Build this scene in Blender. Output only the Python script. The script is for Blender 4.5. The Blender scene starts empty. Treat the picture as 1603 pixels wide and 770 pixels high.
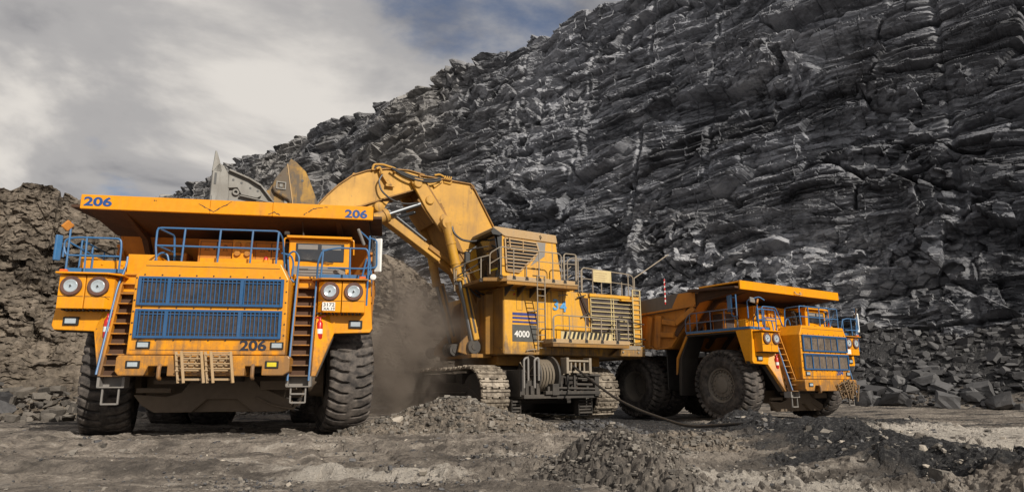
import bpy, bmesh, math, random
import numpy as np
from mathutils import Vector, Matrix

R = math.radians
scene = bpy.context.scene
COL = scene.collection

# ------------------------------------------------------------------ camera
cam_d = bpy.data.cameras.new('camera')
cam = bpy.data.objects.new('camera', cam_d)
COL.objects.link(cam)
cam_d.sensor_width = 36.0
cam_d.lens = 23.5
cam_d.clip_start = 0.1
cam_d.clip_end = 9000
cam.matrix_world = Matrix.Translation((0, 0, 1.068)) @ Matrix.Rotation(R(90 + 12.15), 4, 'X') @ Matrix.Rotation(-0.00575, 4, 'Z')
scene.camera = cam

# ------------------------------------------------------------------ world
SUN_EL, SUN_AZ = 31.0, 37.0        # azimuth measured from -Y (behind the camera) towards +X
world = bpy.data.worlds.new('World')
scene.world = world
world.use_nodes = True
wn = world.node_tree.nodes
wl = world.node_tree.links
wn.clear()
w_out = wn.new('ShaderNodeOutputWorld')
w_bg = wn.new('ShaderNodeBackground')
w_bg.inputs['Strength'].default_value = 0.088
w_sky = wn.new('ShaderNodeTexSky')
w_sky.sky_type = 'NISHITA'
w_sky.sun_disc = False
w_sky.sun_elevation = R(SUN_EL)
w_sky.sun_rotation = R(180 - SUN_AZ)
w_sky.air_density = 1.0
w_sky.dust_density = 1.5
w_tc = wn.new('ShaderNodeTexCoord')
w_sep = wn.new('ShaderNodeSeparateXYZ')
wl.new(w_tc.outputs['Generated'], w_sep.inputs[0])


def wmath(op, a, b=None, c=None):
    n = wn.new('ShaderNodeMath')
    n.operation = op
    for i, v in enumerate((a, b, c)):
        if v is None:
            continue
        if isinstance(v, (int, float)):
            n.inputs[i].default_value = v
        else:
            wl.new(v, n.inputs[i])
    return n.outputs[0]


wz = wmath('ADD', wmath('MAXIMUM', w_sep.outputs[2], 0.0), 0.22)
w_comb = wn.new('ShaderNodeCombineXYZ')
wl.new(wmath('DIVIDE', w_sep.outputs[0], wz), w_comb.inputs[0])
wl.new(wmath('DIVIDE', w_sep.outputs[1], wz), w_comb.inputs[1])


def wnoise(scale, detail, rough, off, dist=0.0):
    m = wn.new('ShaderNodeMapping')
    m.inputs['Location'].default_value = off
    wl.new(w_comb.outputs[0], m.inputs[0])
    n = wn.new('ShaderNodeTexNoise')
    n.inputs['Scale'].default_value = scale
    n.inputs['Detail'].default_value = detail
    n.inputs['Roughness'].default_value = rough
    n.inputs['Distortion'].default_value = dist
    wl.new(m.outputs[0], n.inputs['Vector'])
    return n.outputs[0]


def wramp(src, stops):
    r = wn.new('ShaderNodeValToRGB')
    r.color_ramp.interpolation = 'EASE'
    el = r.color_ramp.elements
    while len(el) < len(stops):
        el.new(0.5)
    for e, (p, c) in zip(el, stops):
        e.position = p
        e.color = (c[0], c[1], c[2], 1)
    wl.new(src, r.inputs[0])
    return r.outputs[0]


CLOUD_OFF = (10.9, 12.8, 0.0)
w_cov = wnoise(1.15, 8, 0.56, CLOUD_OFF, 0.2)
w_shade = wnoise(1.5, 9, 0.52, (7.7, 2.1, 0.4), 0.3)
w_ccol = wramp(w_shade, [(0.35, (2.5, 2.5, 2.7)), (0.47, (4.9, 4.75, 4.7)), (0.59, (8.4, 7.95, 7.4))])
w_mask = wramp(w_cov, [(0.34, (0.15, 0.15, 0.15)), (0.45, (1, 1, 1))])
w_skyd = wn.new('ShaderNodeMixRGB')
w_skyd.blend_type = 'MULTIPLY'
w_skyd.inputs[0].default_value = 1.0
wl.new(w_sky.outputs[0], w_skyd.inputs[1])
w_skyd.inputs[2].default_value = (0.66, 0.76, 0.9, 1)
w_mix = wn.new('ShaderNodeMixRGB')
wl.new(w_mask, w_mix.inputs[0])
wl.new(w_skyd.outputs[0], w_mix.inputs[1])
wl.new(w_ccol, w_mix.inputs[2])
wl.new(w_mix.outputs[0], w_bg.inputs['Color'])
wl.new(w_bg.outputs[0], w_out.inputs['Surface'])

# ------------------------------------------------------------------ sun
sun_d = bpy.data.lights.new('sun', 'SUN')
sun_d.energy = 4.7
sun_d.angle = R(0.6)
sun_d.color = (1.0, 0.93, 0.82)
sun = bpy.data.objects.new('sun', sun_d)
COL.objects.link(sun)
sdir = Vector((math.sin(R(SUN_AZ)) * math.cos(R(SUN_EL)), -math.cos(R(SUN_AZ)) * math.cos(R(SUN_EL)), math.sin(R(SUN_EL))))
sun.rotation_euler = sdir.to_track_quat('Z', 'Y').to_euler()
sun.location = (30, -30, 40)

scene.view_settings.view_transform = 'Standard'
scene.view_settings.look = 'None'
scene.view_settings.gamma = 1.0
scene.view_settings.exposure = 0.0
scene.view_settings.use_curve_mapping = False
scene.cycles.max_bounces = 6
scene.cycles.volume_bounces = 1
scene.cycles.volume_step_rate = 1.0
scene.cycles.use_adaptive_sampling = True
scene.cycles.use_denoising = True

# ------------------------------------------------------------------ node helper
class NT:
    """small helper around one material's node tree"""
    def __init__(self, name):
        self.m = bpy.data.materials.new(name)
        self.m.use_nodes = True
        self.n = self.m.node_tree.nodes
        self.l = self.m.node_tree.links
        self.b = self.n['Principled BSDF']
        self.tc = self.n.new('ShaderNodeTexCoord')

    def put(self, sock, v):
        if v is None:
            return
        if isinstance(v, (int, float)):
            sock.default_value = v
        elif isinstance(v, (tuple, list)):
            sock.default_value = tuple(v) + ((1,) if len(v) == 3 and sock.type == 'RGBA' else ())
        else:
            self.l.new(v, sock)

    def math(self, op, a, b=None, c=None, clamp=False):
        n = self.n.new('ShaderNodeMath')
        n.operation = op
        n.use_clamp = clamp
        for i, v in enumerate((a, b, c)):
            self.put(n.inputs[i], v)
        return n.outputs[0]

    def noise(self, scale, detail=4, rough=0.55, stretch=(1, 1, 1), off=(0, 0, 0), dist=0.0, coord='Object'):
        mp = self.n.new('ShaderNodeMapping')
        mp.inputs['Scale'].default_value = stretch
        mp.inputs['Location'].default_value = off
        self.l.new(self.tc.outputs[coord], mp.inputs[0])
        n = self.n.new('ShaderNodeTexNoise')
        n.inputs['Scale'].default_value = scale
        n.inputs['Detail'].default_value = detail
        n.inputs['Roughness'].default_value = rough
        n.inputs['Distortion'].default_value = dist
        self.l.new(mp.outputs[0], n.inputs['Vector'])
        return n.outputs[0]

    def voro(self, scale, feature='F1', stretch=(1, 1, 1), out=0):
        mp = self.n.new('ShaderNodeMapping')
        mp.inputs['Scale'].default_value = stretch
        self.l.new(self.tc.outputs['Object'], mp.inputs[0])
        n = self.n.new('ShaderNodeTexVoronoi')
        n.feature = feature
        n.inputs['Scale'].default_value = scale
        self.l.new(mp.outputs[0], n.inputs['Vector'])
        return n.outputs[out]

    def ramp(self, v, lo, hi, a=0.0, b=1.0):
        n = self.n.new('ShaderNodeMapRange')
        n.interpolation_type = 'SMOOTHSTEP'
        n.inputs['From Min'].default_value = lo
        n.inputs['From Max'].default_value = hi
        n.inputs['To Min'].default_value = a
        n.inputs['To Max'].default_value = b
        self.l.new(v, n.inputs['Value'])
        return n.outputs[0]

    def mix(self, f, a, b):
        n = self.n.new('ShaderNodeMixRGB')
        self.put(n.inputs[0], f)
        self.put(n.inputs[1], a)
        self.put(n.inputs[2], b)
        return n.outputs[0]

    def up(self):
        g = self.n.new('ShaderNodeNewGeometry')
        s = self.n.new('ShaderNodeSeparateXYZ')
        self.l.new(g.outputs['Normal'], s.inputs[0])
        return s.outputs[2]

    def attr(self, name):
        a = self.n.new('ShaderNodeAttribute')
        a.attribute_name = name
        return a.outputs['Fac']

    def bump(self, h, strength=0.3, dist=0.02):
        n = self.n.new('ShaderNodeBump')
        n.inputs['Strength'].default_value = strength
        n.inputs['Distance'].default_value = dist
        self.l.new(h, n.inputs['Height'])
        self.l.new(n.outputs[0], self.b.inputs['Normal'])

    def done(self, color, rough, metal=0.0, spec=None):
        self.put(self.b.inputs['Base Color'], color)
        self.put(self.b.inputs['Roughness'], rough)
        self.put(self.b.inputs['Metallic'], metal)
        if spec is not None:
            self.b.inputs['Specular IOR Level'].default_value = spec
        return self.m


def paint(name, col, dust=0.25, dustcol=(0.20, 0.155, 0.11), rust=0.3, rustcol=(0.09, 0.035, 0.015), rough=0.42, streak=0.5, seed=0.0, metal=0.0, mud=None, mudcol=(0.13, 0.095, 0.065)):
    t = NT(name)
    big = t.noise(0.55, 6, 0.6, off=(seed, 0, 0))
    fine = t.noise(7.0, 5, 0.65, off=(0, seed, 0))
    stk = t.noise(1.6, 5, 0.6, stretch=(3.2, 3.2, 0.35), off=(seed, seed, 0))
    spots = t.noise(3.2, 8, 0.72, off=(0, 0, seed))
    upm = t.ramp(t.up(), 0.25, 0.95, 0.0, 0.55)
    d = t.math('ADD', t.math('MULTIPLY', t.ramp(big, 0.35, 0.72), dust), t.math('MULTIPLY', t.ramp(stk, 0.48, 0.78), streak * dust * 1.4))
    d = t.math('ADD', d, t.math('MULTIPLY', t.ramp(fine, 0.3, 0.8), dust * 0.25))
    d = t.math('ADD', d, t.math('MULTIPLY', upm, min(1, dust * 2.5)), clamp=True)
    vary = t.mix(t.ramp(fine, 0.3, 0.7), tuple(c * 0.86 for c in col), col)
    c = t.mix(d, vary, dustcol)
    r = t.math('MULTIPLY', t.ramp(spots, 0.66 - 0.1 * rust, 0.72), min(1.0, rust * 2), clamp=True)
    r2 = t.math('MULTIPLY', t.math('MULTIPLY', t.ramp(stk, 0.6, 0.72), t.ramp(spots, 0.5, 0.6)), rust, clamp=True)
    c = t.mix(t.math('MAXIMUM', r, r2), c, rustcol)
    if mud:
        sp = t.n.new('ShaderNodeSeparateXYZ')
        t.l.new(t.tc.outputs['Object'], sp.inputs[0])
        hz = t.ramp(sp.outputs[2], mud[0], mud[1], 0.0, 0.34)
        mm = t.ramp(t.math('ADD', t.math('ADD', t.math('MULTIPLY', spots, 0.5), t.math('MULTIPLY', stk, 0.5)), hz), 0.62, 0.86, 0.0, mud[2])
        c = t.mix(mm, c, mudcol)
    ro = t.math('ADD', rough, t.math('MULTIPLY', d, 0.4), clamp=True)
    t.bump(t.math('ADD', fine, t.math('MULTIPLY', spots, 0.6)), 0.12, 0.01)
    return t.done(c, ro, metal, 0.4)


def plain(name, col, rough=0.5, metal=0.0, var=0.2, scale=6.0, bump=0.1, spec=None):
    t = NT(name)
    f = t.noise(scale, 5, 0.65)
    g = t.noise(scale * 0.15, 4, 0.6)
    c = t.mix(t.ramp(t.math('ADD', t.math('MULTIPLY', f, 0.5), t.math('MULTIPLY', g, 0.5)), 0.35, 0.65), tuple(x * (1 - var) for x in col), tuple(min(1, x * (1 + var)) for x in col))
    if bump:
        t.bump(f, bump, 0.01)
    return t.done(c, rough, metal, spec)


def glass_mat(name, col, rough=0.08):
    t = NT(name)
    n = t.noise(2.0, 4, 0.6)
    d = t.ramp(n, 0.4, 0.8, 0.0, 0.35)
    return t.done(t.mix(d, col, (0.12, 0.1, 0.08)), t.math('ADD', rough, d), 0.0, 0.8)


def emit_mat(name, col, s):
    t = NT(name)
    t.b.inputs['Emission Color'].default_value = col + (1,)
    t.b.inputs['Emission Strength'].default_value = s
    return t.done(col, 0.4)


M = {}
M['truck'] = paint('truck_yellow', (0.80, 0.318, 0.003), dust=0.20, rust=0.2, rough=0.30, streak=1.0, mud=(3.4, 1.3, 0.75), dustcol=(0.34, 0.17, 0.05), rustcol=(0.12, 0.05, 0.02))
M['truck_dirty'] = paint('truck_yellow_dirty', (0.60, 0.235, 0.012), mud=(3.6, 1.3, 0.8), dust=0.4, rust=0.35, rough=0.5, seed=4.0, dustcol=(0.17, 0.10, 0.055))
M['bed'] = paint('bed_orange', (0.58, 0.215, 0.02), dust=0.38, rust=0.55, rough=0.6, seed=2.0, dustcol=(0.10, 0.075, 0.055))
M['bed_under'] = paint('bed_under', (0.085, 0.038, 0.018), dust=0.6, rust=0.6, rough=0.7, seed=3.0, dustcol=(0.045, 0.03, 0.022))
M['bed_steel'] = paint('worn_bed_steel', (0.13, 0.12, 0.115), dust=0.5, rust=0.35, rough=0.55, seed=7.0, dustcol=(0.11, 0.095, 0.085))
M['exc'] = paint('excavator_yellow', (0.72, 0.35, 0.008), dust=0.36, rust=0.5, rough=0.40, seed=9.0, dustcol=(0.33, 0.215, 0.11), streak=1.5, rustcol=(0.10, 0.06, 0.035), mud=(3.9, 2.4, 0.85), mudcol=(0.16, 0.105, 0.06))
M['boom'] = paint('boom_yellow', (0.62, 0.315, 0.02), dust=0.55, rust=0.6, rough=0.45, seed=11.0, dustcol=(0.24, 0.155, 0.085), rustcol=(0.10, 0.06, 0.035))
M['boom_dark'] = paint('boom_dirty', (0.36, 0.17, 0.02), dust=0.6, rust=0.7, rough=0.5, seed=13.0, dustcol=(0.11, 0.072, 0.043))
M['ear'] = paint('bucket_ear_paint', (0.48, 0.26, 0.03), dust=1.3, rust=0.3, rough=0.6, seed=15.0, dustcol=(0.13, 0.105, 0.08), streak=1.2)
M['bucket'] = paint('bucket_steel', (0.22, 0.215, 0.20), dust=0.5, rust=0.3, rough=0.5, seed=5.0, dustcol=(0.19, 0.175, 0.155), metal=0.3)
M['tan'] = paint('dusty_tan', (0.42, 0.27, 0.12), dust=0.6, rust=0.25, rough=0.6, seed=6.0, dustcol=(0.36, 0.28, 0.20))
M['blue'] = paint('rail_blue', (0.03, 0.14, 0.32), dust=0.15, rust=0.1, rough=0.4, seed=1.0)
M['grille_blue'] = paint('grille_blue', (0.010, 0.085, 0.22), dust=0.1, rust=0.05, rough=0.45, seed=8.0)
M['mesh_dark'] = plain('radiator_dark', (0.05, 0.038, 0.035), 0.7, 0.0, 0.5, 14)
M['dark'] = paint('dark_steel', (0.035, 0.031, 0.028), dust=0.35, rust=0.4, rough=0.6, seed=3.5, dustcol=(0.085, 0.065, 0.05))
M['under'] = paint('undercarriage_steel', (0.042, 0.039, 0.036), dust=0.5, rust=0.35, rough=0.55, seed=4.4, dustcol=(0.105, 0.088, 0.072))
M['grey'] = paint('grey_steel', (0.22, 0.21, 0.2), dust=0.4, rust=0.2, rough=0.5, seed=2.4, dustcol=(0.2, 0.17, 0.14))
M['railgrey'] = paint('rail_grey', (0.26, 0.22, 0.17), dust=0.5, rust=0.35, rough=0.55, seed=2.8, dustcol=(0.33, 0.27, 0.2))
M['chrome'] = plain('chrome_rod', (0.17, 0.18, 0.19), 0.42, 0.8, 0.06, 3, 0.0)
M['rubber'] = None
M['hose'] = plain('black_hose', (0.03, 0.028, 0.027), 0.45, 0.0, 0.3, 8)
M['glass'] = glass_mat('dark_glass', (0.018, 0.022, 0.03))
M['lens'] = plain('lamp_lens', (0.46, 0.52, 0.56), 0.16, 0.3, 0.08, 5, 0.0, 0.8)
M['lens_y'] = plain('yellow_lens', (0.6, 0.5, 0.03), 0.2, 0.0, 0.08, 5, 0.0)
M['lens_o'] = plain('orange_lens', (0.75, 0.13, 0.02), 0.25, 0.0, 0.08, 5, 0.0)
M['ring'] = plain('lamp_ring', (0.10, 0.045, 0.032), 0.6, 0.0, 0.3, 9)
M['red'] = plain('extinguisher_red', (0.5, 0.02, 0.02), 0.3, 0.0, 0.2, 5, 0.05)
M['white'] = plain('white_paint', (0.7, 0.69, 0.66), 0.5, 0.0, 0.12, 6)
M['cream'] = paint('cream_sign', (0.62, 0.50, 0.25), dust=0.3, rust=0.1, rough=0.6, seed=1.4)
M['num_blue'] = plain('number_blue', (0.010, 0.065, 0.24), 0.45, 0.0, 0.2, 9, 0.0)
M['num_light'] = plain('number_light_blue', (0.08, 0.30, 0.58), 0.5, 0.0, 0.2, 9, 0.0)
M['num_dark'] = plain('number_dark', (0.016, 0.018, 0.034), 0.55, 0.0, 0.5, 14, 0.0)
M['stripe'] = plain('stripe_navy', (0.02, 0.03, 0.16), 0.5, 0.0, 0.3, 9, 0.0)
M['decal'] = plain('decal_dark', (0.06, 0.06, 0.055), 0.55, 0.0, 0.3, 5, 0.0)
M['black'] = plain('black_paint', (0.012, 0.012, 0.012), 0.5, 0.0, 0.3, 9)


def tyre_mat():
    t = NT('tyre_rubber')
    f = t.noise(5.0, 7, 0.7)
    g = t.noise(1.1, 5, 0.6)
    d = t.ramp(t.math('ADD', t.math('MULTIPLY', f, 0.6), t.math('MULTIPLY', g, 0.4)), 0.38, 0.68)
    sc = t.ramp(t.attr('tread'), 0.3, 0.9, 0.75, 1.0)
    c = t.mix(t.math('MULTIPLY', d, sc), (0.030, 0.027, 0.026), (0.155, 0.132, 0.115))
    t.bump(t.noise(22.0, 6, 0.7), 0.5, 0.015)
    return t.done(c, 0.8, 0.0, 0.3)


M['rubber'] = tyre_mat()


def track_mat():
    t = NT('track_shoe_steel')
    f = t.noise(6.0, 7, 0.7)
    g = t.noise(1.5, 5, 0.6)
    d = t.ramp(t.math('ADD', t.math('MULTIPLY', f, 0.5), t.math('MULTIPLY', g, 0.5)), 0.38, 0.62)
    c = t.mix(d, (0.14, 0.115, 0.09), (0.40, 0.345, 0.275))
    t.bump(f, 0.4, 0.02)
    return t.done(c, 0.5, 0.35, 0.5)


M['track'] = track_mat()

# ------------------------------------------------------------------ object helpers
def tag(o, label=None, cat=None, group=None, kind=None):
    if label:
        o['label'] = label
    if cat:
        o['category'] = cat
    if group:
        o['group'] = group
    if kind:
        o['kind'] = kind
    return o


def empty(name, loc=(0, 0, 0), rz=0.0):
    o = bpy.data.objects.new(name, None)
    o.empty_display_size = 0.3
    COL.objects.link(o)
    o.location = loc
    o.rotation_euler = (0, 0, rz)
    return o


class MB:
    """collects simple solids and links them as one mesh object"""
    def __init__(self):
        self.v, self.f, self.sm = [], [], []

    def add(self, vs, fs, smooth=False):
        b = len(self.v)
        self.v += [tuple(p) for p in vs]
        for q in fs:
            self.f.append(tuple(i + b for i in q))
            self.sm.append(smooth)
        return self

    def box(self, x0, x1, y0, y1, z0, z1):
        v = [(x0, y0, z0), (x1, y0, z0), (x1, y1, z0), (x0, y1, z0), (x0, y0, z1), (x1, y0, z1), (x1, y1, z1), (x0, y1, z1)]
        return self.add(v, [(0, 3, 2, 1), (4, 5, 6, 7), (0, 1, 5, 4), (1, 2, 6, 5), (2, 3, 7, 6), (3, 0, 4, 7)])

    def prism(self, poly, axis, a, b, shift=None):
        """poly in the two other axes (in xyz order), extruded from a to b along axis"""
        def mk(p, q):
            w = [p[0], p[1]]
            w.insert(axis, q)
            if shift:
                w = list(shift(w))
            return tuple(w)
        n = len(poly)
        v = [mk(p, a) for p in poly] + [mk(p, b) for p in poly]
        ar = sum(poly[i][0] * poly[(i + 1) % n][1] - poly[(i + 1) % n][0] * poly[i][1] for i in range(n))
        flip = (ar > 0) == (a < b)
        if axis == 1:
            flip = not flip
        f0 = tuple(range(n))
        f1 = tuple(range(n, 2 * n))
        fs = [f0[::-1] if flip else f0, f1 if flip else f1[::-1]]
        for i in range(n):
            j = (i + 1) % n
            q = (i, j, n + j, n + i)
            fs.append(q if flip else q[::-1])
        return self.add(v, fs)

    def bar(self, p, q, w, h, up=(0, 0, 1)):
        """square bar from p to q, w across, h along 'up'"""
        p, q = Vector(p), Vector(q)
        d = (q - p).normalized()
        u = Vector(up)
        s = d.cross(u)
        if s.length < 1e-4:
            s = d.cross(Vector((1, 0, 0)))
        s.normalize()
        u = s.cross(d).normalized()
        v = []
        for c in (p, q):
            for a, b in ((-1, -1), (1, -1), (1, 1), (-1, 1)):
                v.append(c + s * (a * w / 2) + u * (b * h / 2))
        return self.add(v, [(0, 1, 2, 3), (7, 6, 5, 4), (0, 4, 5, 1), (1, 5, 6, 2), (2, 6, 7, 3), (3, 7, 4, 0)])

    def tube(self, pts, r, n=8, cap=True):
        pts = [Vector(p) for p in pts]
        m = len(pts)
        rr = r if isinstance(r, (list, tuple)) else [r] * m
        vs = []
        prev = None
        for i, p in enumerate(pts):
            if i == 0:
                d = pts[1] - p
            elif i == m - 1:
                d = p - pts[i - 1]
            else:
                d = (pts[i + 1] - p).normalized() + (p - pts[i - 1]).normalized()
            d.normalize()
            if prev is None:
                a = d.cross(Vector((0, 0, 1)))
                if a.length < 0.05:
                    a = d.cross(Vector((1, 0, 0)))
            else:
                a = prev - d * prev.dot(d)
            a.normalize()
            prev = a
            b = d.cross(a)
            for k in range(n):
                t = 2 * math.pi * k / n
                vs.append(p + (a * math.cos(t) + b * math.sin(t)) * rr[i])
        fs = []
        for i in range(m - 1):
            for k in range(n):
                k2 = (k + 1) % n
                fs.append((i * n + k, i * n + k2, (i + 1) * n + k2, (i + 1) * n + k))
        self.add(vs, fs, True)
        if cap:
            self.add(vs[:n], [tuple(range(n))[::-1]])
            self.add(vs[-n:], [tuple(range(n))])
        return self

    def lathe(self, prof, c, axis, n=32):
        """prof: list of (along, radius); axis 0/1/2; c centre"""
        vs, fs = [], []
        for a, r in prof:
            for k in range(n):
                t = 2 * math.pi * k / n
                w = [r * math.cos(t), r * math.sin(t)]
                w.insert(axis, a)
                vs.append((w[0] + c[0], w[1] + c[1], w[2] + c[2]))
        m = len(prof)
        for i in range(m - 1):
            for k in range(n):
                k2 = (k + 1) % n
                q = (i * n + k, i * n + k2, (i + 1) * n + k2, (i + 1) * n + k)
                fs.append(q if axis != 1 else q[::-1])
        self.add(vs, fs, True)
        return self

    def disc(self, c, axis, r, th, n=24):
        return self.lathe([(-th / 2, 0.001), (-th / 2, r * 0.97), (-th / 2 * 0.6, r), (th / 2 * 0.6, r), (th / 2, r * 0.97), (th / 2, 0.001)], c, axis, n)

    def build(self, name, m, parent=None, bevel=0.0, seg=1, label=None):
        me = bpy.data.meshes.new(name)
        me.from_pydata(self.v, [], self.f)
        me.polygons.foreach_set('use_smooth', self.sm)
        me.materials.append(m)
        bm = bmesh.new()
        bm.from_mesh(me)
        bmesh.ops.recalc_face_normals(bm, faces=bm.faces)
        if any(self.sm):
            for e in bm.edges:
                if len(e.link_faces) == 2 and e.calc_face_angle(0) > 0.7:
                    e.smooth = False
        bm.to_mesh(me)
        bm.free()
        me.update()
        o = bpy.data.objects.new(name, me)
        COL.objects.link(o)
        if parent:
            o.parent = parent
        if bevel:
            b = o.modifiers.new('bevel', 'BEVEL')
            b.width = bevel
            b.segments = seg
            b.limit_method = 'ANGLE'
            b.angle_limit = R(40)
        if label:
            o['label'] = label
        return o


def rounded(pts, rad, steps=4):
    """round the inner corners of a polyline (3-D)"""
    pts = [Vector(p) for p in pts]
    out = [pts[0]]
    for i in range(1, len(pts) - 1):
        a, b, c = pts[i - 1], pts[i], pts[i + 1]
        r = min(rad, (a - b).length * 0.45, (c - b).length * 0.45)
        p = b + (a - b).normalized() * r
        q = b + (c - b).normalized() * r
        for k in range(steps + 1):
            t = k / steps
            out.append(p * (1 - t) ** 2 + b * 2 * t * (1 - t) + q * t ** 2)
    out.append(pts[-1])
    return out


def text_mesh(name, s, height, m, parent, loc, bold=0.02, xs=1.0, rot=(math.pi / 2, 0, 0), depth=0.008, shear=0.0):
    cu = bpy.data.curves.new(name, 'FONT')
    cu.body = s
    cu.size = height / 0.72
    cu.offset = bold * height
    cu.extrude = depth / 2
    cu.shear = shear
    cu.resolution_u = 4
    tmp = bpy.data.objects.new(name, cu)
    COL.objects.link(tmp)
    dg = bpy.context.evaluated_depsgraph_get()
    me = bpy.data.meshes.new_from_object(tmp.evaluated_get(dg))
    bpy.data.objects.remove(tmp)
    for v in me.vertices:
        v.co.x *= xs
    me.name = name
    me.materials.clear()
    me.materials.append(m)
    o = bpy.data.objects.new(name, me)
    COL.objects.link(o)
    o.parent = parent
    o.location = loc
    o.rotation_euler = rot
    return o


# ------------------------------------------------------------------ numpy noise
def hsh(ix, iy, seed):
    h = (ix.astype(np.int64) * 374761393 + iy.astype(np.int64) * 668265263 + seed * 2147483647 + 1013904223) & 0xFFFFFFFF
    h = ((h ^ (h >> 13)) * 1274126177) & 0xFFFFFFFF
    h = ((h ^ (h >> 16)) * 2246822519) & 0xFFFFFFFF
    h = h ^ (h >> 15)
    return (h & 0xFFFFFF).astype(np.float64) / 0xFFFFFF


def vn(x, y, seed=0):
    xi, yi = np.floor(x), np.floor(y)
    fx, fy = x - xi, y - yi
    ux = fx * fx * fx * (fx * (fx * 6 - 15) + 10)
    uy = fy * fy * fy * (fy * (fy * 6 - 15) + 10)
    a, b = hsh(xi, yi, seed), hsh(xi + 1, yi, seed)
    c, d = hsh(xi, yi + 1, seed), hsh(xi + 1, yi + 1, seed)
    return ((a * (1 - ux) + b * ux) * (1 - uy) + (c * (1 - ux) + d * ux) * uy) * 2 - 1


def fbm(x, y, octv=4, seed=0, gain=0.5):
    s, a, t = 0.0, 1.0, 0.0
    c, sn = math.cos(0.6), math.sin(0.6)
    for i in range(octv):
        s = s + vn(x, y, seed + i * 17) * a
        t += a
        a *= gain
        x, y = (x * c - y * sn) * 2.03 + 3.1, (x * sn + y * c) * 2.03 + 1.7
    return s / t


def facet(x, y, seed=0, tilt=1.0):
    """every jittered cell is a tilted plane: broken-rock facets; returns height, distance to the cell edge, cell value"""
    xi, yi = np.floor(x), np.floor(y)
    best = np.full(x.shape, 9.0)
    sec = np.full(x.shape, 9.0)
    val = np.zeros(x.shape)
    cid = np.zeros(x.shape)
    for dx in (-1, 0, 1):
        for dy in (-1, 0, 1):
            cx, cy = xi + dx, yi + dy
            px = cx + 0.1 + 0.8 * hsh(cx, cy, seed)
            py = cy + 0.1 + 0.8 * hsh(cx, cy, seed + 5)
            ex, ey = x - px, y - py
            d = ex * ex + ey * ey
            off = hsh(cx, cy, seed + 9)
            h = (off * 2 - 1) + tilt * ((hsh(cx, cy, seed + 11) * 2 - 1) * ex + (hsh(cx, cy, seed + 13) * 2 - 1) * ey)
            near = d < best
            sec = np.where(near, best, np.minimum(sec, d))
            val = np.where(near, h, val)
            cid = np.where(near, off, cid)
            best = np.where(near, d, best)
    return val, np.sqrt(sec) - np.sqrt(best), cid


def sstep(x, a, b):
    t = np.clip((x - a) / (b - a), 0, 1)
    return t * t * (3 - 2 * t)


def grid_mesh(name, X, Y, Z, m, attrs=None, smooth=False, flip=False):
    rows, cols = X.shape
    me = bpy.data.meshes.new(name)
    nv = rows * cols
    co = np.stack([X, Y, Z], -1).reshape(-1).astype(np.float32)
    idx = np.arange(nv).reshape(rows, cols)
    q = np.stack([idx[:-1, :-1], idx[:-1, 1:], idx[1:, 1:], idx[1:, :-1]], -1).reshape(-1, 4)
    if flip:
        q = q[:, ::-1]
    nf = len(q)
    me.vertices.add(nv)
    me.vertices.foreach_set('co', co)
    me.loops.add(nf * 4)
    me.loops.foreach_set('vertex_index', q.reshape(-1).astype(np.int32))
    me.polygons.add(nf)
    me.polygons.foreach_set('loop_start', np.arange(0, nf * 4, 4, dtype=np.int32))
    me.polygons.foreach_set('use_smooth', np.full(nf, smooth))
    me.update(calc_edges=True)
    for k, a in (attrs or {}).items():
        at = me.attributes.new(k, 'FLOAT', 'POINT')
        at.data.foreach_set('value', np.broadcast_to(a, X.shape).reshape(-1).astype(np.float32))
    me.materials.append(m)
    o = bpy.data.objects.new(name, me)
    COL.objects.link(o)
    return o


def tri_mesh(name, V, F, m, attrs=None):
    me = bpy.data.meshes.new(name)
    me.vertices.add(len(V))
    me.vertices.foreach_set('co', V.reshape(-1).astype(np.float32))
    me.loops.add(len(F) * 3)
    me.loops.foreach_set('vertex_index', F.reshape(-1).astype(np.int32))
    me.polygons.add(len(F))
    me.polygons.foreach_set('loop_start', np.arange(0, len(F) * 3, 3, dtype=np.int32))
    me.polygons.foreach_set('use_smooth', np.zeros(len(F), bool))
    me.update(calc_edges=True)
    for k, a in (attrs or {}).items():
        at = me.attributes.new(k, 'FLOAT', 'POINT')
        at.data.foreach_set('value', a.astype(np.float32))
    me.materials.append(m)
    o = bpy.data.objects.new(name, me)
    COL.objects.link(o)
    return o

# ================================================================== SETTING
CB = (40.0, 44.0)
CD = (-0.735, 0.678)
CN = (0.678, 0.735)


def cliff_d(x, y):
    return (x - CB[0]) * CN[0] + (y - CB[1]) * CN[1]


def cliff_s(x, y):
    return (x - CB[0]) * CD[0] + (y - CB[1]) * CD[1]


def seg_d(x, y, a, b):
    ax, ay = a
    dx, dy = b[0] - ax, b[1] - ay
    t = np.clip(((x - ax) * dx + (y - ay) * dy) / (dx * dx + dy * dy), 0, 1)
    return np.hypot(x - ax - t * dx, y - ay - t * dy), t


RIDGE = [((6.8, 20.5), (6.3, 14.5)), ((6.3, 14.5), (5.3, 9.3)), ((5.3, 9.3), (6.2, 6.2))]
BERM = [((6.4, 22.0), (7.8, 20.8)), ((7.8, 20.8), (11.5, 20.5))]


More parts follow.
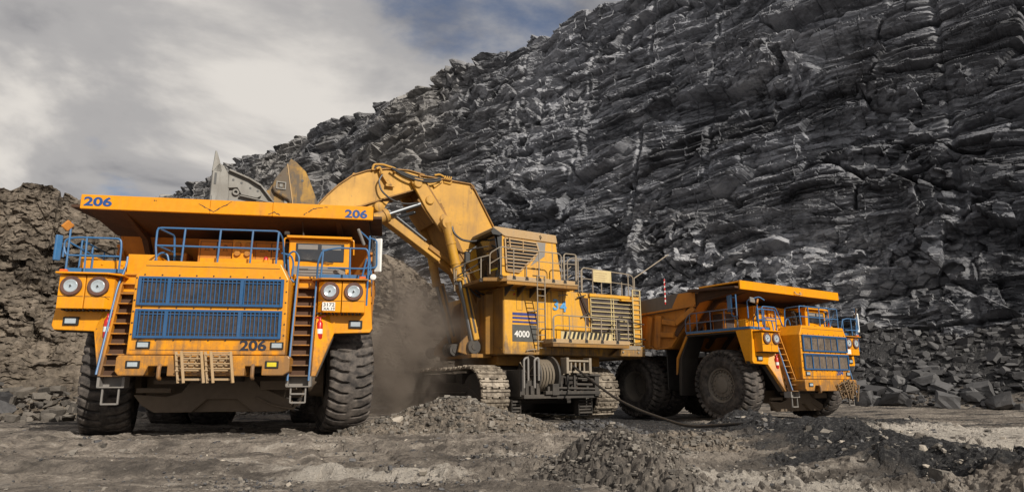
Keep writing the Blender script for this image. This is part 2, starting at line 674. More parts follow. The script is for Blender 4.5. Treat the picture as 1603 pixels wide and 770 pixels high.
def ground_parts(x, y):
    g = -0.34 * sstep(y, 15, 25) * sstep(x, -5, 5)
    g = g + 0.3 * sstep(y, 40, 48)
    d = np.full(x.shape, 99.0)
    for a, b in RIDGE:
        d = np.minimum(d, seg_d(x, y, a, b)[0] + fbm(x / 0.8, y / 0.8, 3, 31) * 0.6)
    ridge = np.exp(-(d / 0.95) ** 2)
    g = g + 0.40 * ridge
    d2 = np.full(x.shape, 99.0)
    for a, b in BERM:
        d2 = np.minimum(d2, seg_d(x, y, a, b)[0])
    berm = np.exp(-((d2 + fbm(x / 0.7, y / 0.7, 3, 41) * 0.5) / 0.95) ** 2)
    g = g + 0.27 * berm
    rough = np.clip(0.24 + sstep(x + 0.25 * (y - 8), -1.6, 1.5) * (1 - 0.75 * sstep(x, 7.5, 9.5)) * (1 - sstep(y, 24, 30)) + 0.8 * ridge + 0.8 * berm, 0, 1)
    g = g + fbm(x / 4.0, y / 2.2, 3, 3) * 0.10 + fbm(x / 1.3, y / 0.7, 4, 7) * (0.035 + 0.06 * rough)
    # wheel ruts running across the yard
    yr = y + 0.10 * x + fbm(x / 5, y / 5, 2, 19) * 0.9
    for c, w, dp in ((8.2, 0.35, 0.07), (9.6, 0.45, 0.10), (12.0, 0.55, 0.12), (13.6, 0.4, 0.08)):
        e = (yr - c) / w
        g = g - dp * np.exp(-e * e) + 0.6 * dp * np.exp(-((np.abs(e) - 1.6) / 0.5) ** 2)
    tal = sstep(cliff_d(x, y), -8.5, 3.0)
    g = g + tal * 6.5 * (0.85 + 0.3 * vn(cliff_s(x, y) / 9.0, y * 0, 71))
    return g, rough, ridge, berm, tal


def ground_h(x, y):
    return ground_parts(np.asarray(x, float), np.asarray(y, float))[0]


def rock_mat():
    t = NT('quarry_rock')
    a = t.noise(0.045, 5, 0.6)
    b = t.noise(0.32, 8, 0.66, stretch=(1, 1, 1.8), dist=0.5)
    c = t.noise(2.0, 8, 0.72, stretch=(1, 1, 2.2))
    cid = t.attr('cid')
    v = t.math('ADD', t.math('MULTIPLY', b, 0.45), t.math('MULTIPLY', c, 0.35))
    v = t.math('ADD', v, t.math('MULTIPLY', cid, 0.20))
    v = t.math('ADD', v, t.math('MULTIPLY', t.math('SUBTRACT', a, 0.5), 0.35))
    col = t.mix(t.ramp(v, 0.36, 0.68), (0.044, 0.048, 0.059), (0.30, 0.317, 0.365))
    brown = t.mix(t.ramp(v, 0.36, 0.68), (0.055, 0.052, 0.049), (0.29, 0.275, 0.26))
    col = t.mix(t.math('MULTIPLY', t.attr('warm_haze'), t.ramp(a, 0.3, 0.6, 0.3, 0.9)), col, brown)  # browner rock, with far haze mixed into the colour
    pale = t.math('MULTIPLY', t.attr('pale'), t.ramp(t.math('ADD', t.math('MULTIPLY', b, 0.5), t.math('MULTIPLY', c, 0.5)), 0.46, 0.60), clamp=True)
    col = t.mix(pale, col, (0.46, 0.46, 0.475))
    dust = t.math('MULTIPLY', t.ramp(t.up(), 0.35, 0.9), 0.25)
    col = t.mix(dust, col, (0.22, 0.21, 0.20))
    col = t.mix(t.math('MULTIPLY', t.attr('seam'), 0.6), col, (0.022, 0.022, 0.026))  # coal bands plus the painted darkening of the wall's right end
    t.bump(t.math('ADD', t.math('MULTIPLY', c, 0.6), t.noise(7.0, 6, 0.72, stretch=(1, 1, 2.0))), 0.6, 0.15)
    return t.done(col, t.ramp(c, 0.3, 0.7, 0.45, 0.75), 0.0, 0.5)


def soil_mat():
    t = NT('bank_soil')
    a = t.noise(0.25, 7, 0.65)
    b = t.noise(2.4, 8, 0.72)
    v = t.math('ADD', t.math('MULTIPLY', a, 0.45), t.math('MULTIPLY', b, 0.55))
    col = t.mix(t.ramp(v, 0.36, 0.66), (0.042, 0.034, 0.027), (0.215, 0.178, 0.14))
    t.bump(b, 0.7, 0.15)
    return t.done(col, 0.85, 0.0, 0.25)


def ground_mat():
    t = NT('yard_ground')
    a = t.noise(0.35, 6, 0.6, stretch=(1, 2.2, 1))
    b = t.noise(2.0, 8, 0.68, stretch=(1, 2.0, 1), dist=0.5)
    c = t.noise(14.0, 7, 0.75)
    v = t.math('ADD', t.math('MULTIPLY', a, 0.45), t.math('MULTIPLY', b, 0.55))
    col = t.mix(t.ramp(v, 0.38, 0.62), (0.085, 0.073, 0.063), (0.33, 0.285, 0.24))
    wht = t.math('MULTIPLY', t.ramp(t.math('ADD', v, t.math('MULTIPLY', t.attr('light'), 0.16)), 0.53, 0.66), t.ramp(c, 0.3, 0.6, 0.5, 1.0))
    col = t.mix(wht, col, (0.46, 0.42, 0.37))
    col = t.mix(t.math('MULTIPLY', t.ramp(c, 0.55, 0.66), 0.6), col, (0.045, 0.040, 0.036))
    coal = t.ramp(t.math('ADD', t.attr('coal'), t.math('MULTIPLY', t.math('SUBTRACT', b, 0.5), 1.6)), 0.35, 0.75)
    colc = t.mix(t.ramp(c, 0.45, 0.75), (0.018, 0.018, 0.020), (0.12, 0.115, 0.11))
    col = t.mix(coal, col, colc)
    c2 = t.noise(42.0, 5, 0.7)
    col = t.mix(t.math('MULTIPLY', t.ramp(c2, 0.52, 0.68), 0.4), col, (0.04, 0.035, 0.03))
    t.bump(t.math('ADD', t.math('ADD', c, t.math('MULTIPLY', b, 0.8)), t.math('MULTIPLY', c2, 0.4)), 1.0, 0.07)
    return t.done(col, t.math('ADD', t.ramp(c, 0.3, 0.7, 0.6, 0.9), t.math('MULTIPLY', coal, -0.15)), 0.0, 0.3)


def stone_mat(name, lo, hi, rough=0.7):
    t = NT(name)
    b = t.noise(1.6, 7, 0.7)
    c = t.noise(9.0, 6, 0.7)
    cid = t.attr('cid')
    v = t.math('ADD', t.math('MULTIPLY', t.math('ADD', b, c), 0.3), t.math('MULTIPLY', cid, 0.4))
    col = t.mix(t.ramp(v, 0.25, 0.75), lo, hi)
    col = t.mix(t.math('MULTIPLY', t.ramp(t.up(), 0.4, 0.95), 0.3), col, tuple(min(1, h * 1.5) for h in hi))
    t.bump(c, 0.4, 0.04)
    return t.done(col, rough, 0.0, 0.4)


M['rock'] = rock_mat()
M['soil'] = soil_mat()
M['ground'] = ground_mat()
M['stone_dark'] = stone_mat('dark_stone', (0.022, 0.021, 0.023), (0.10, 0.098, 0.10), 0.6)
M['stone_mid'] = stone_mat('grey_stone', (0.05, 0.045, 0.04), (0.24, 0.215, 0.185))
M['stone_bank'] = stone_mat('bank_stone', (0.032, 0.028, 0.025), (0.15, 0.132, 0.112))
M['stone_pale'] = stone_mat('pale_stone', (0.17, 0.15, 0.125), (0.42, 0.37, 0.31))

# ---- ground: one sheet, finer near the camera, out to the horizon
ang = np.linspace(R(-46), R(46), 1150)
rad = np.concatenate([np.geomspace(3.0, 6.4, 60), np.geomspace(6.42, 26, 900), np.geomspace(26.1, 62, 220), np.geomspace(63, 4500, 60)])
RR, AA = np.meshgrid(rad, ang, indexing='ij')
GX, GY = RR * np.sin(AA), RR * np.cos(AA)
g, rough, ridge, berm, tal = ground_parts(GX, GY)
near = 1 - sstep(RR, 45, 75)
fv, fe, fc = facet(GX / 0.22, GY / 0.22, 5, 1.2)
fv2, fe2, fc2 = facet(GX / 0.085, GY / 0.085, 6, 1.2)
fv3, fe3, fc3 = facet(GX / 0.9, GY / 0.9, 8, 1.3)
fv, fv2, fv3 = fv * sstep(fe, 0, 0.22), fv2 * sstep(fe2, 0, 0.3), fv3 * sstep(fe3, 0, 0.12)
crumb = rough * (0.35 + 0.65 * sstep(fbm(GX / 1.1, GY / 1.1, 3, 91), -0.15, 0.3))
det = crumb * (0.06 * fv * (fc > 0.3) + 0.034 * fv2 + 0.06 * fv3) + (1 - crumb) * 0.006 * fv2 + 0.030 * (0.5 - np.abs(fbm(GX / 0.22, GY / 0.13, 4, 61)) * 1.6) * (0.4 + 0.6 * sstep(fbm(GX / 1.6, GY / 0.6, 3, 63), -0.2, 0.2))
# lug prints in the tyre tracks
pr = np.exp(-((GY + 0.1 * GX - 8.6) / 0.28) ** 2) * (np.sin(GX * 2 * math.pi / 0.42) > 0.2) * sstep(GX, -3.2, -2.5) * (1 - sstep(GX, 0.2, 0.8))
for wx_, wy_ in ((-10.42, 17.76), (-4.72, 18.85)):
    du = (GX - wx_) * 0.187 + (GY - wy_) * -0.982
    dv = (GX - wx_) * 0.982 + (GY - wy_) * 0.187 - 0.012 * du * du
    mk_ = sstep(du, -1, 0.5) * (1 - sstep(du, 9, 13)) * sstep(0.58 - np.abs(dv), 0, 0.08) * (0.35 + 0.65 * sstep(fbm(GX / 1.2, GY / 1.2, 3, 66), -0.3, 0.2))
    bar = sstep(np.abs(((du / 0.30 + 0.8 * np.abs(dv) + 0.5 * (dv > 0)) % 1.0) - 0.5), 0.17, 0.24)
    det = det * (1 - 0.5 * mk_) - mk_ * (0.03 + 0.045 * bar) + 0.05 * sstep(du, -1, 0.5) * (1 - sstep(du, 9, 13)) * np.exp(-((np.abs(dv) - 0.7) / 0.11) ** 2)
det = det - 0.05 * pr + 0.05 * np.maximum(fbm(GX / 0.9, GY / 0.28, 4, 62), 0) * (1 - crumb)
det = det + tal * (0.5 * fbm(GX / 2.5, GY / 2.5, 4, 51) + 0.22 * facet(GX / 1.1, GY / 1.1, 52, 1.3)[0] + 0.09 * facet(GX / 0.4, GY / 0.4, 53, 1.3)[0])
far_in = sstep(cliff_d(GX, GY), 4, 10)
g = (g * (1 - far_in) + 6.0 * far_in * 0 + det * near * (1 - far_in))
coal = np.clip(1.05 * ridge + 0.8 * berm + 1.0 * tal * 1.6 + 0.40 * sstep(GX, 0.5, 4.0) * (1 - sstep(GX, 6.5, 8.5)) * sstep(GY, 8.5, 12) + 0.35 * sstep(GY, 19, 24), 0, 1)
coal = np.clip(coal + 0.35 * sstep(fbm(GX / 2.0, GY / 0.9, 3, 77), 0.1, 0.5), 0, 1)
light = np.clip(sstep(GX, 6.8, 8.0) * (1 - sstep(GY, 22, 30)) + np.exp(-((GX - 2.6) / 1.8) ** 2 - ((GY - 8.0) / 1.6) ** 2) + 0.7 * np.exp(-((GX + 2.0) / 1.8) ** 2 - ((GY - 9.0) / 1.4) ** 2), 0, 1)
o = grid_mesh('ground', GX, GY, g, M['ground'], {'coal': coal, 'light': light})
tag(o, kind='structure')

# ---- quarry wall
def wall_shape(S, Z, H):
    """outward displacement of layered, broken rock; S along the wall, Z up"""
    dip = 0.045 * np.maximum(S - 22, 0) - 0.06 * np.minimum(S - 22, 0)
    far = 1 - 0.6 * sstep(S, 55, 120)
    w = Z + dip + 1.3 * fbm(S / 26, Z / 24, 3, 101) + 0.35 * fbm(S / 6, Z / 4, 3, 102)
    s = S + 1.3 * fbm(S / 9, Z / 6, 3, 103) + 0.25 * Z
    big = 2.6 * fbm(S / 20, Z / 24, 3, 104)
    blk = sstep(fbm(S / 13, Z / 9, 3, 109), 0.0, 0.28)      # 1 = blocky rubble rock, 0 = thin beds
    f0, e0, c0 = facet(s / 12.0, w / 3.4, 105, 1.5)
    f1, e1, c1 = facet(s / 5.6, w / 1.15, 106, 1.6)
    f1b, e1b, c1b = facet(s / 2.2 + 7, w / 1.3, 116, 1.9)
    f2, e2, c2 = facet(s / 2.3, w / 0.42, 107, 1.6)
    f2b, e2b, c2b = facet(s / 0.95 + 3, w / 0.6, 117, 1.8)
    f3, e3, c3 = facet(s / 0.9, w / 0.19, 108, 1.4)
    d = big + 1.15 * f0 + (1 - blk) * (0.50 * f1 + 0.22 * far * f2) + blk * (0.55 * f1b + 0.30 * far * f2b)
    d = d + 0.11 * f3 * sstep(fbm(S / 5, Z / 3, 3, 118), -0.3, 0.2)
    # continuous thin beds, each standing out or stepping back along its length
    for th_, am, ln, sd in ((2.3, 0.80, 16.0, 171), (0.85, 0.36, 9.0, 172), (0.30, 0.13, 5.0, 173)):
        li = np.floor(w / th_)
        fr = w / th_ - li
        lay = vn(s / ln + li * 3.7, li * 5.31, sd)
        d = d + am * lay * (1 - 0.45 * blk) + am * 0.38 * (fr - 0.5) * (0.6 + 0.6 * lay)
    # open bedding gaps and a few deep pockets
    d = d - 1.5 * np.exp(-(e0 / 0.04) ** 2) * (c0 > 0.6) - 0.4 * np.exp(-(e1 / 0.05) ** 2) * (c1 > 0.65) * (1 - blk)
    d = d - 1.3 * sstep(c0, 0.88, 0.92) * sstep(e0, 0.02, 0.12)
    return d, c0, c1 * (1 - blk) + c1b * blk, c2 * (1 - blk) + c2b * blk, blk


BORE = [(66.9, 0.9), (52.3, 0.75), (41.6, 0.95), (31.8, 0.7), (8.5, 0.6)]
px = np.concatenate([np.linspace(90, 1720, 1500)])
tt = (px - 801.5) / 1046.2
# base-line position seen at that bearing: x = CB0 + CD0*s ; y = CB1 + CD1*s ; x = tt*y  (taken at half set-back)
cx, cy = CB[0] + 5.5 * CN[0], CB[1] + 5.5 * CN[1]
ss = (cx - tt * cy) / (tt * CD[1] - CD[0])
ss = np.unique(np.concatenate([ss, np.linspace(ss.min() - 60, ss.min(), 60)]))
zz = np.linspace(-1.5, 1.0, 900)
zt = (zz - zz[0]) / (zz[-1] - zz[0])
SS, TT = np.meshgrid(ss, zt, indexing='ij')
HH = 61 + (SS - 53) * 0.04 + 1.6 * fbm(SS / 6, SS * 0, 4, 120, 0.55) + 0.8 * facet(SS / 2.2, SS * 0 + 0.5, 121, 1)[0]
ZZ = -1.5 + (HH + 1.5) * TT ** 1.12
disp, c0, c1, c2, brk = wall_shape(SS, ZZ, HH)
for bs, k in BORE:
    c = bs + 0.035 * (ZZ - 20)
    e = np.abs(SS - c)
    on = sstep(fbm(SS * 0 + bs, ZZ / 7, 2, 130), -0.35, 0.05)
    m = np.exp(-(e / 0.9) ** 2) * on * k
    disp = disp * (1 - 0.65 * m) + m * 0.3
    disp = disp - 0.9 * k * on * np.exp(-(e / 0.28) ** 2)
setb = 20.0 * (np.clip(ZZ, 0, 99) / 61.0) ** 1.05 + 0.4
top = sstep(TT, 0.985, 1.0)
setb = setb + top * 4.0
disp = disp * (1 - 0.5 * top)
slope = 20 / 61.0
WX = CB[0] + CD[0] * SS + CN[0] * (setb - disp)
WY = CB[1] + CD[1] * SS + CN[1] * (setb - disp)
WZ = ZZ + disp * slope * 0.6
pale = np.clip(np.exp(-((SS - 31) / 9) ** 2 - ((ZZ - 14) / 8) ** 2) * 1.6 + np.exp(-((SS - 44) / 5) ** 2 - ((ZZ - 24) / 10) ** 2) * 1.2 + 1.2 * np.exp(-((SS - 22) / 8) ** 2 - ((ZZ - 13) / 7) ** 2)
               + np.exp(-((SS - 13) / 6) ** 2 - ((ZZ - 8) / 4) ** 2) + 0.08 + 0.4 * sstep(fbm(SS / 15, ZZ / 8, 3, 140), 0.1, 0.5), 0, 1) * (1 - 0.8 * sstep(SS, 55, 90))
warm_haze = np.clip(sstep(SS, 55, 110) * 0.9 + 0.25, 0, 1)  # browner rock to the far left, with aerial haze painted in
zw = ZZ + 1.5 * fbm(SS / 14, ZZ / 10, 3, 141) + 0.04 * SS
seam = np.clip(np.exp(-((zw - 31) / 2.2) ** 2) * (1 - sstep(SS, 35, 50)) + 0.9 * np.exp(-((zw - 19.5) / 1.7) ** 2) * (1 - sstep(SS, 28, 50))
               + 0.8 * np.exp(-((zw - 9.0) / 1.3) ** 2) * (1 - sstep(SS, 60, 80)) + 0.5 * (1 - sstep(SS, 6, 24)) + 0.4 * np.exp(-((zw - 44) / 1.5) ** 2), 0, 1)  # coal bands, plus a broad painted vignette darkening the right end
o = grid_mesh('quarry_wall', WX, WY, WZ, M['rock'], {'cid': (c1 * 0.5 + c2 * 0.5), 'pale': pale * (0.4 + 0.6 * brk), 'warm_haze': warm_haze, 'seam': seam})
tag(o, kind='structure')
# the bench behind the crest
xb = np.stack([WX[:, -1], WX[:, -1] + CN[0] * 40 + 10], 0)
yb = np.stack([WY[:, -1], WY[:, -1] + CN[1] * 40 + 10], 0)
zb = np.stack([WZ[:, -1] - 0.05, WZ[:, -1] * 0 + 52.0], 0)
o = grid_mesh('quarry_bench', xb, yb, zb, M['rock'], {'cid': 0.5, 'pale': 0.0, 'warm_haze': 0.5})
tag(o, kind='structure')

# ---- spoil bank on the left, running on behind the truck
BANK = [(-60, 18), (-34, 25.0), (-21.5, 29.5), (-13, 36.5), (-7.5, 42.5), (-3.0, 46), (3, 52)]
BH = [12.5, 12.4, 11.3, 10.8, 11.2, 8.8, 2.0]
bl = np.array(BANK, float)
cum = np.concatenate([[0], np.cumsum(np.hypot(*np.diff(bl, axis=0).T))])
bs = np.linspace(12, cum[-1], 900)
bx, by, bh = np.interp(bs, cum, bl[:, 0]), np.interp(bs, cum, bl[:, 1]), np.interp(bs, cum, BH)
ker = np.ones(61) / 61
for _ in range(2):
    bx = np.convolve(np.pad(bx, 30, mode='edge'), ker, 'valid')
    by = np.convolve(np.pad(by, 30, mode='edge'), ker, 'valid')
    bh = np.convolve(np.pad(bh, 30, mode='edge'), ker, 'valid')
tx, ty = np.gradient(bx), np.gradient(by)
tl = np.hypot(tx, ty)
nx, ny = -ty / tl, tx / tl
bt = np.concatenate([np.linspace(0, 1, 420), np.linspace(1.01, 2.2, 60)])
S2, T2 = np.meshgrid(bs, bt, indexing='ij')
up = np.minimum(T2, 1.0)
crest = bh[:, None] + 0.5 * fbm(S2 / 3.0, S2 * 0, 4, 150) + 0.25 * facet(S2 / 0.8, S2 * 0, 151, 1)[0]
prof = up ** 1.0
Z2 = -0.6 + (crest + 0.6) * prof + np.maximum(T2 - 1, 0) * 0.4
foot = 3.2 * (1 - up) ** 3
setb2 = 4.6 * up - foot + np.maximum(T2 - 1, 0) * 16
fa, ea, ca = facet(S2 / 1.7, Z2 / 0.8 + 0.12 * S2, 152, 1.5)
fb_, eb, cb_ = facet(S2 / 0.7, Z2 / 0.32, 153, 1.5)
fc_, ec, cc_ = facet(S2 / 0.28, Z2 / 0.16, 154, 1.4)
mid = sstep(fbm(S2 / 5, Z2 / 2.2, 3, 155), -0.15, 0.25) * (0.42 + 0.58 * np.exp(-((Z2 - 5.4) / 2.2) ** 2))
d2 = 1.1 * fbm(S2 / 5, Z2 / 3, 4, 156) + mid * (0.5 * fa + 0.28 * fb_) + 0.11 * fc_ * (cc_ > 0.35) + 0.10 * fbm(S2 / 0.5, Z2 / 0.5, 4, 159) + 0.35 * np.abs(fbm(S2 / 1.1, Z2 / 4, 3, 157))
d2 = d2 * (0.35 + 0.65 * sstep(up, 0.02, 0.3)) * (1 - 0.7 * sstep(T2, 0.97, 1.05))
X2 = bx[:, None] + nx[:, None] * (setb2 - d2)
Y2 = by[:, None] + ny[:, None] * (setb2 - d2)
Z2 = Z2 + 0.12 * fbm(X2 / 0.4, Y2 / 0.4, 3, 158)
o = grid_mesh('spoil_bank', X2, Y2, Z2, M['soil'], {'cid': ca}, flip=False)
tag(o, kind='structure')

# ---- rocks: angular hull shapes
def block_points(rnd, flat):
    """a broken block: jittered cuboid corners with a few of them knocked off"""
    P_ = []
    for sx in (-1, 1):
        for sy in (-1, 1):
            for sz in (-1, 1):
                q = [sx * rnd.uniform(0.65, 1.05), sy * rnd.uniform(0.5, 0.9), sz * flat * rnd.uniform(0.7, 1.1)]
                if rnd.random() < 0.35:
                    k_ = rnd.randrange(3)
                    for j_ in range(3):
                        if j_ != k_:
                            r_ = list(q)
                            r_[j_] *= rnd.uniform(0.2, 0.6)
                            P_.append(r_)
                else:
                    P_.append(q)
    return P_


def hull(seed, n=13, flat=0.62):
    rnd = random.Random(seed)
    bm = bmesh.new()
    for q in block_points(rnd, flat):
        bm.verts.new(q)
    bmesh.ops.convex_hull(bm, input=bm.verts)
    bmesh.ops.delete(bm, geom=[v for v in bm.verts if not v.link_faces], context='VERTS')
    bmesh.ops.triangulate(bm, faces=bm.faces)
    bm.verts.ensure_lookup_table()
    V = np.array([v.co[:] for v in bm.verts])
    F = np.array([[v.index for v in f.verts] for f in bm.faces])
    bm.free()
    return V, F


HULLS = [hull(i, 10, 0.28 + 0.1 * (i % 5)) for i in range(20)]
nr = np.random.RandomState(7)


def scatter(name, P, S, m, sink=0.25, label=None):
    """P (n,3) ground points, S (n,) sizes: all stones as one mesh of loose rubble"""
    Vs, Fs, Cs = [], [], []
    base = 0
    for i in range(len(P)):
        V, F = HULLS[nr.randint(len(HULLS))]
        a, b_ = nr.uniform(0, 6.28), nr.normal(0, 0.5)
        ca_, sa_, cb2, sb2 = math.cos(a), math.sin(a), math.cos(b_), math.sin(b_)
        Rm = np.array([[ca_, -sa_, 0], [sa_, ca_, 0], [0, 0, 1]]) @ np.array([[1, 0, 0], [0, cb2, -sb2], [0, sb2, cb2]])
        W = (V * S[i] * 0.5 * nr.uniform(0.75, 1.25, 3)) @ Rm.T + P[i] + [0, 0, S[i] * (0.3 - sink)]
        Vs.append(W)
        Fs.append(F + base)
        Cs.append(np.full(len(V), nr.rand()))
        base += len(V)
    o = tri_mesh(name, np.concatenate(Vs), np.concatenate(Fs), m, {'cid': np.concatenate(Cs)})
    tag(o, label=label, cat='rubble', kind='stuff')
    return o


def pts_on_ground(x, y):
    return np.stack([x, y, ground_h(x, y)], 1)


# foreground crumbs, thick where the ground is rough
def fore(n, smin, smax, pw, ymin=4.5, ymax=24):
    a = nr.uniform(R(-42), R(42), n * 4)
    r = ymin * (ymax / ymin) ** nr.uniform(0, 1, n * 4)
    x, y = r * np.sin(a), r * np.cos(a)
    _, ro, ri, be, _ = ground_parts(x, y)
    pch = sstep(fbm(x / 0.9, y / 0.9, 3, 161), -0.1, 0.35)
    keep = nr.rand(n * 4) < np.clip(ro * pch * 0.9 + 0.03 + 0.5 * ri + 0.5 * be + 0.02, 0, 1)
    x, y = x[keep][:n], y[keep][:n]
    s = smin * (smax / smin) ** (nr.rand(len(x)) ** pw)
    return pts_on_ground(x, y), s * np.clip(np.hypot(x, y) / 11, 0.6, 1.4)


P1, S1 = fore(19000, 0.012, 0.11, 3.2)
k = nr.rand(len(P1))
scatter('loose_gravel', P1[k < 0.55], S1[k < 0.55], M['stone_mid'], label='grey crushed stone scattered over the yard in front of the machines')
scatter('coal_crumbs', P1[(k >= 0.55) & (k < 0.9)], S1[(k >= 0.55) & (k < 0.9)], M['stone_dark'], label='black coal crumbs scattered over the yard in front of the machines')
scatter('pale_gravel', P1[k >= 0.9], S1[k >= 0.9], M['stone_pale'], label='pale stone chips scattered over the yard in front of the machines')

# fine crumbs lying everywhere on the near ground, in drifts
n = 26000
a = nr.uniform(R(-42), R(42), n)
r = 5.5 * (15 / 5.5) ** nr.uniform(0, 1, n)
x, y = r * np.sin(a), r * np.cos(a)
kp = nr.rand(n) < np.clip(0.10 + 0.9 * sstep(fbm(x / 1.4, y / 0.45, 4, 165), 0.02, 0.35), 0, 1)
x, y = x[kp], y[kp]
sz = 0.010 * (0.045 / 0.010) ** (nr.rand(len(x)) ** 1.8)
k = nr.rand(len(x)) < 0.6
pf = pts_on_ground(x, y)
pf[:, 2] += 0.006
scatter('dark_fines', pf[k], sz[k], M['stone_dark'], 0.1, label='dark fine crumbs drifted over the near ground')
scatter('grey_fines', pf[~k], sz[~k], M['stone_mid'], 0.1, label='grey fine crumbs drifted over the near ground')

# scree along the foot of the wall
n = 7500
s_ = nr.uniform(-14, 62, n)
d_ = -8.5 + 10.5 * nr.rand(n) ** 0.8
x = CB[0] + CD[0] * s_ + CN[0] * d_
y = CB[1] + CD[1] * s_ + CN[1] * d_
scatter('wall_scree', pts_on_ground(x, y), 0.15 * (0.95 / 0.15) ** (nr.rand(n) ** 2.6), M['stone_dark'], 0.12, label='dark broken slabs of scree along the foot of the quarry wall')
# toe of the left bank
n = 3600
q = nr.uniform(18, cum[-1] - 6, n)
off = nr.normal(-3.6, 1.1, n)
bi = np.clip(np.searchsorted(bs, q), 0, len(bs) - 1)
x = bx[bi] + nx[bi] * off
y = by[bi] + ny[bi] * off
pb = pts_on_ground(x, y)
pb[:, 2] += np.clip((off + 4.2) * 0.55, 0, 2)
scatter('bank_rubble', pb, 0.08 * (0.7 / 0.08) ** (nr.rand(n) ** 2.3), M['stone_bank'], 0.1, label='grey rubble lying along the toe of the spoil bank')

# ---- heaps: things of their own
def heap(name, c, rx, ry, h, rot, seed, m, label, skew=0.0, stones=500, smax=0.2, power=1.0, attrs=None, stone_m=None, roof=False):
    n_ = 300
    u = np.linspace(-1.35, 1.35, n_)
    U, V = np.meshgrid(u, u, indexing='ij')
    def hf(U, V):
        r = (np.abs(U + skew * V) * 0.95 + 0.75 * np.maximum(np.abs(V) - 0.25, 0) if roof else np.sqrt((U + skew * V) ** 2 + V ** 2)) + 0.16 * fbm(U * 2.2 + seed, V * 2.2, 3, seed)
        return h * (np.clip(1 - r, -0.4, 1) ** 1 if power == 1.0 else np.sign(1 - r) * np.abs(np.clip(1 - r, -0.4, 1)) ** power)
    cr, sr = math.cos(rot), math.sin(rot)
    def wx(U, V):
        return c[0] + U * rx * cr - V * ry * sr, c[1] + U * rx * sr + V * ry * cr
    X, Y = wx(U, V)
    f1, e1_, c1_ = facet(X / 0.16, Y / 0.16, seed + 1, 1.3)
    f2, e2_, c2_ = facet(X / 0.07, Y / 0.07, seed + 2, 1.3)
    f1, f2 = f1 * sstep(e1_, 0, 0.25), f2 * sstep(e2_, 0, 0.3)
    Z = ground_h(X, Y) + hf(U, V) + 0.05 * f1 * (c1_ > 0.4) + 0.03 * f2 + 0.04 * fbm(X / 0.25, Y / 0.25, 3, seed + 3) - 0.03
    o = grid_mesh(name, X - c[0], Y - c[1], Z, m, {'coal': 0.75, 'light': 0.0, 'cid': c1_})
    o.location = (c[0], c[1], 0)
    tag(o, label, 'heap', 'heaps of broken rock in the yard')
    a = nr.uniform(0, 6.28, stones)
    r_ = nr.rand(stones) ** 0.6 * 1.1
    U, V = r_ * np.cos(a), r_ * np.sin(a)
    X, Y = wx(U, V)
    P = np.stack([X - c[0], Y - c[1], ground_h(X, Y) + np.maximum(hf(U, V), 0)], 1)
    S = 0.03 * (smax / 0.03) ** (nr.rand(stones) ** 3.0)
    Vs, Fs, Cs, b0 = [], [], [], 0
    for i in range(stones):
        Vh, Fh = HULLS[nr.randint(len(HULLS))]
        t_ = nr.uniform(0, 6.28)
        Rm = np.array([[math.cos(t_), -math.sin(t_), 0], [math.sin(t_), math.cos(t_), 0], [0, 0, 1]])
        Vs.append((Vh * S[i] * 0.5 * nr.uniform(0.7, 1.2, 3)) @ Rm.T + P[i])
        Fs.append(Fh + b0)
        Cs.append(np.full(len(Vh), nr.rand()))
        b0 += len(Vh)
    so = tri_mesh('loose_stones', np.concatenate(Vs), np.concatenate(Fs), stone_m or M['stone_mid'], {'cid': np.concatenate(Cs)})
    so.parent = o
    so['kind'] = 'stuff'
    return o


def heap_mat(name, lo, hi):
    t = NT(name)
    b = t.noise(1.4, 8, 0.7)
    c = t.noise(11.0, 7, 0.72, stretch=(1, 1, 0.6))
    v = t.math('ADD', t.math('MULTIPLY', b, 0.45), t.math('MULTIPLY', c, 0.55))
    col = t.mix(t.ramp(v, 0.38, 0.64), lo, hi)
    t.bump(c, 0.7, 0.03)
    return t.done(col, 0.8, 0.0, 0.3)


M['heap_a'] = heap_mat('heap_grey', (0.05, 0.043, 0.036), (0.21, 0.175, 0.14))
M['heap_b'] = heap_mat('heap_dark', (0.022, 0.021, 0.021), (0.12, 0.11, 0.10))
M['heap_c'] = heap_mat('heap_mid', (0.035, 0.031, 0.028), (0.15, 0.13, 0.11))
heap('rubble_heap', (-1.55, 19.6), 2.9, 1.7, 0.92, 0.05, 201, M['heap_a'], 'largest grey rubble heap, in front of the excavator\'s left crawler track', 0.25, 2600, 0.22)
heap('rubble_heap', (1.32, 8.7), 0.95, 1.5, 0.56, 0.10, 202, M['heap_c'], 'dark pointed rubble heap nearest the bottom edge of the picture', 0.1, 900, 0.09, stone_m=M['stone_mid'], roof=True)
heap('rubble_heap', (2.35, 19.3), 1.7, 0.9, 0.42, -0.1, 203, M['heap_b'], 'low black rubble heap in front of the cable reel between the two crawler tracks', 0.1, 800, 0.2, stone_m=M['stone_dark'])
heap('rubble_heap', (-3.55, 18.3), 1.2, 0.9, 0.40, 0.2, 204, M['heap_a'], 'low grey rubble heap beside the right front tyre of truck 206', 0.2, 500, 0.16)
heap('rubble_heap', (2.9, 12.2), 1.5, 1.0, 0.30, 0.4, 205, M['heap_a'], 'flat pale grey rubble heap just behind the dark pointed heap', 0.1, 700, 0.15)

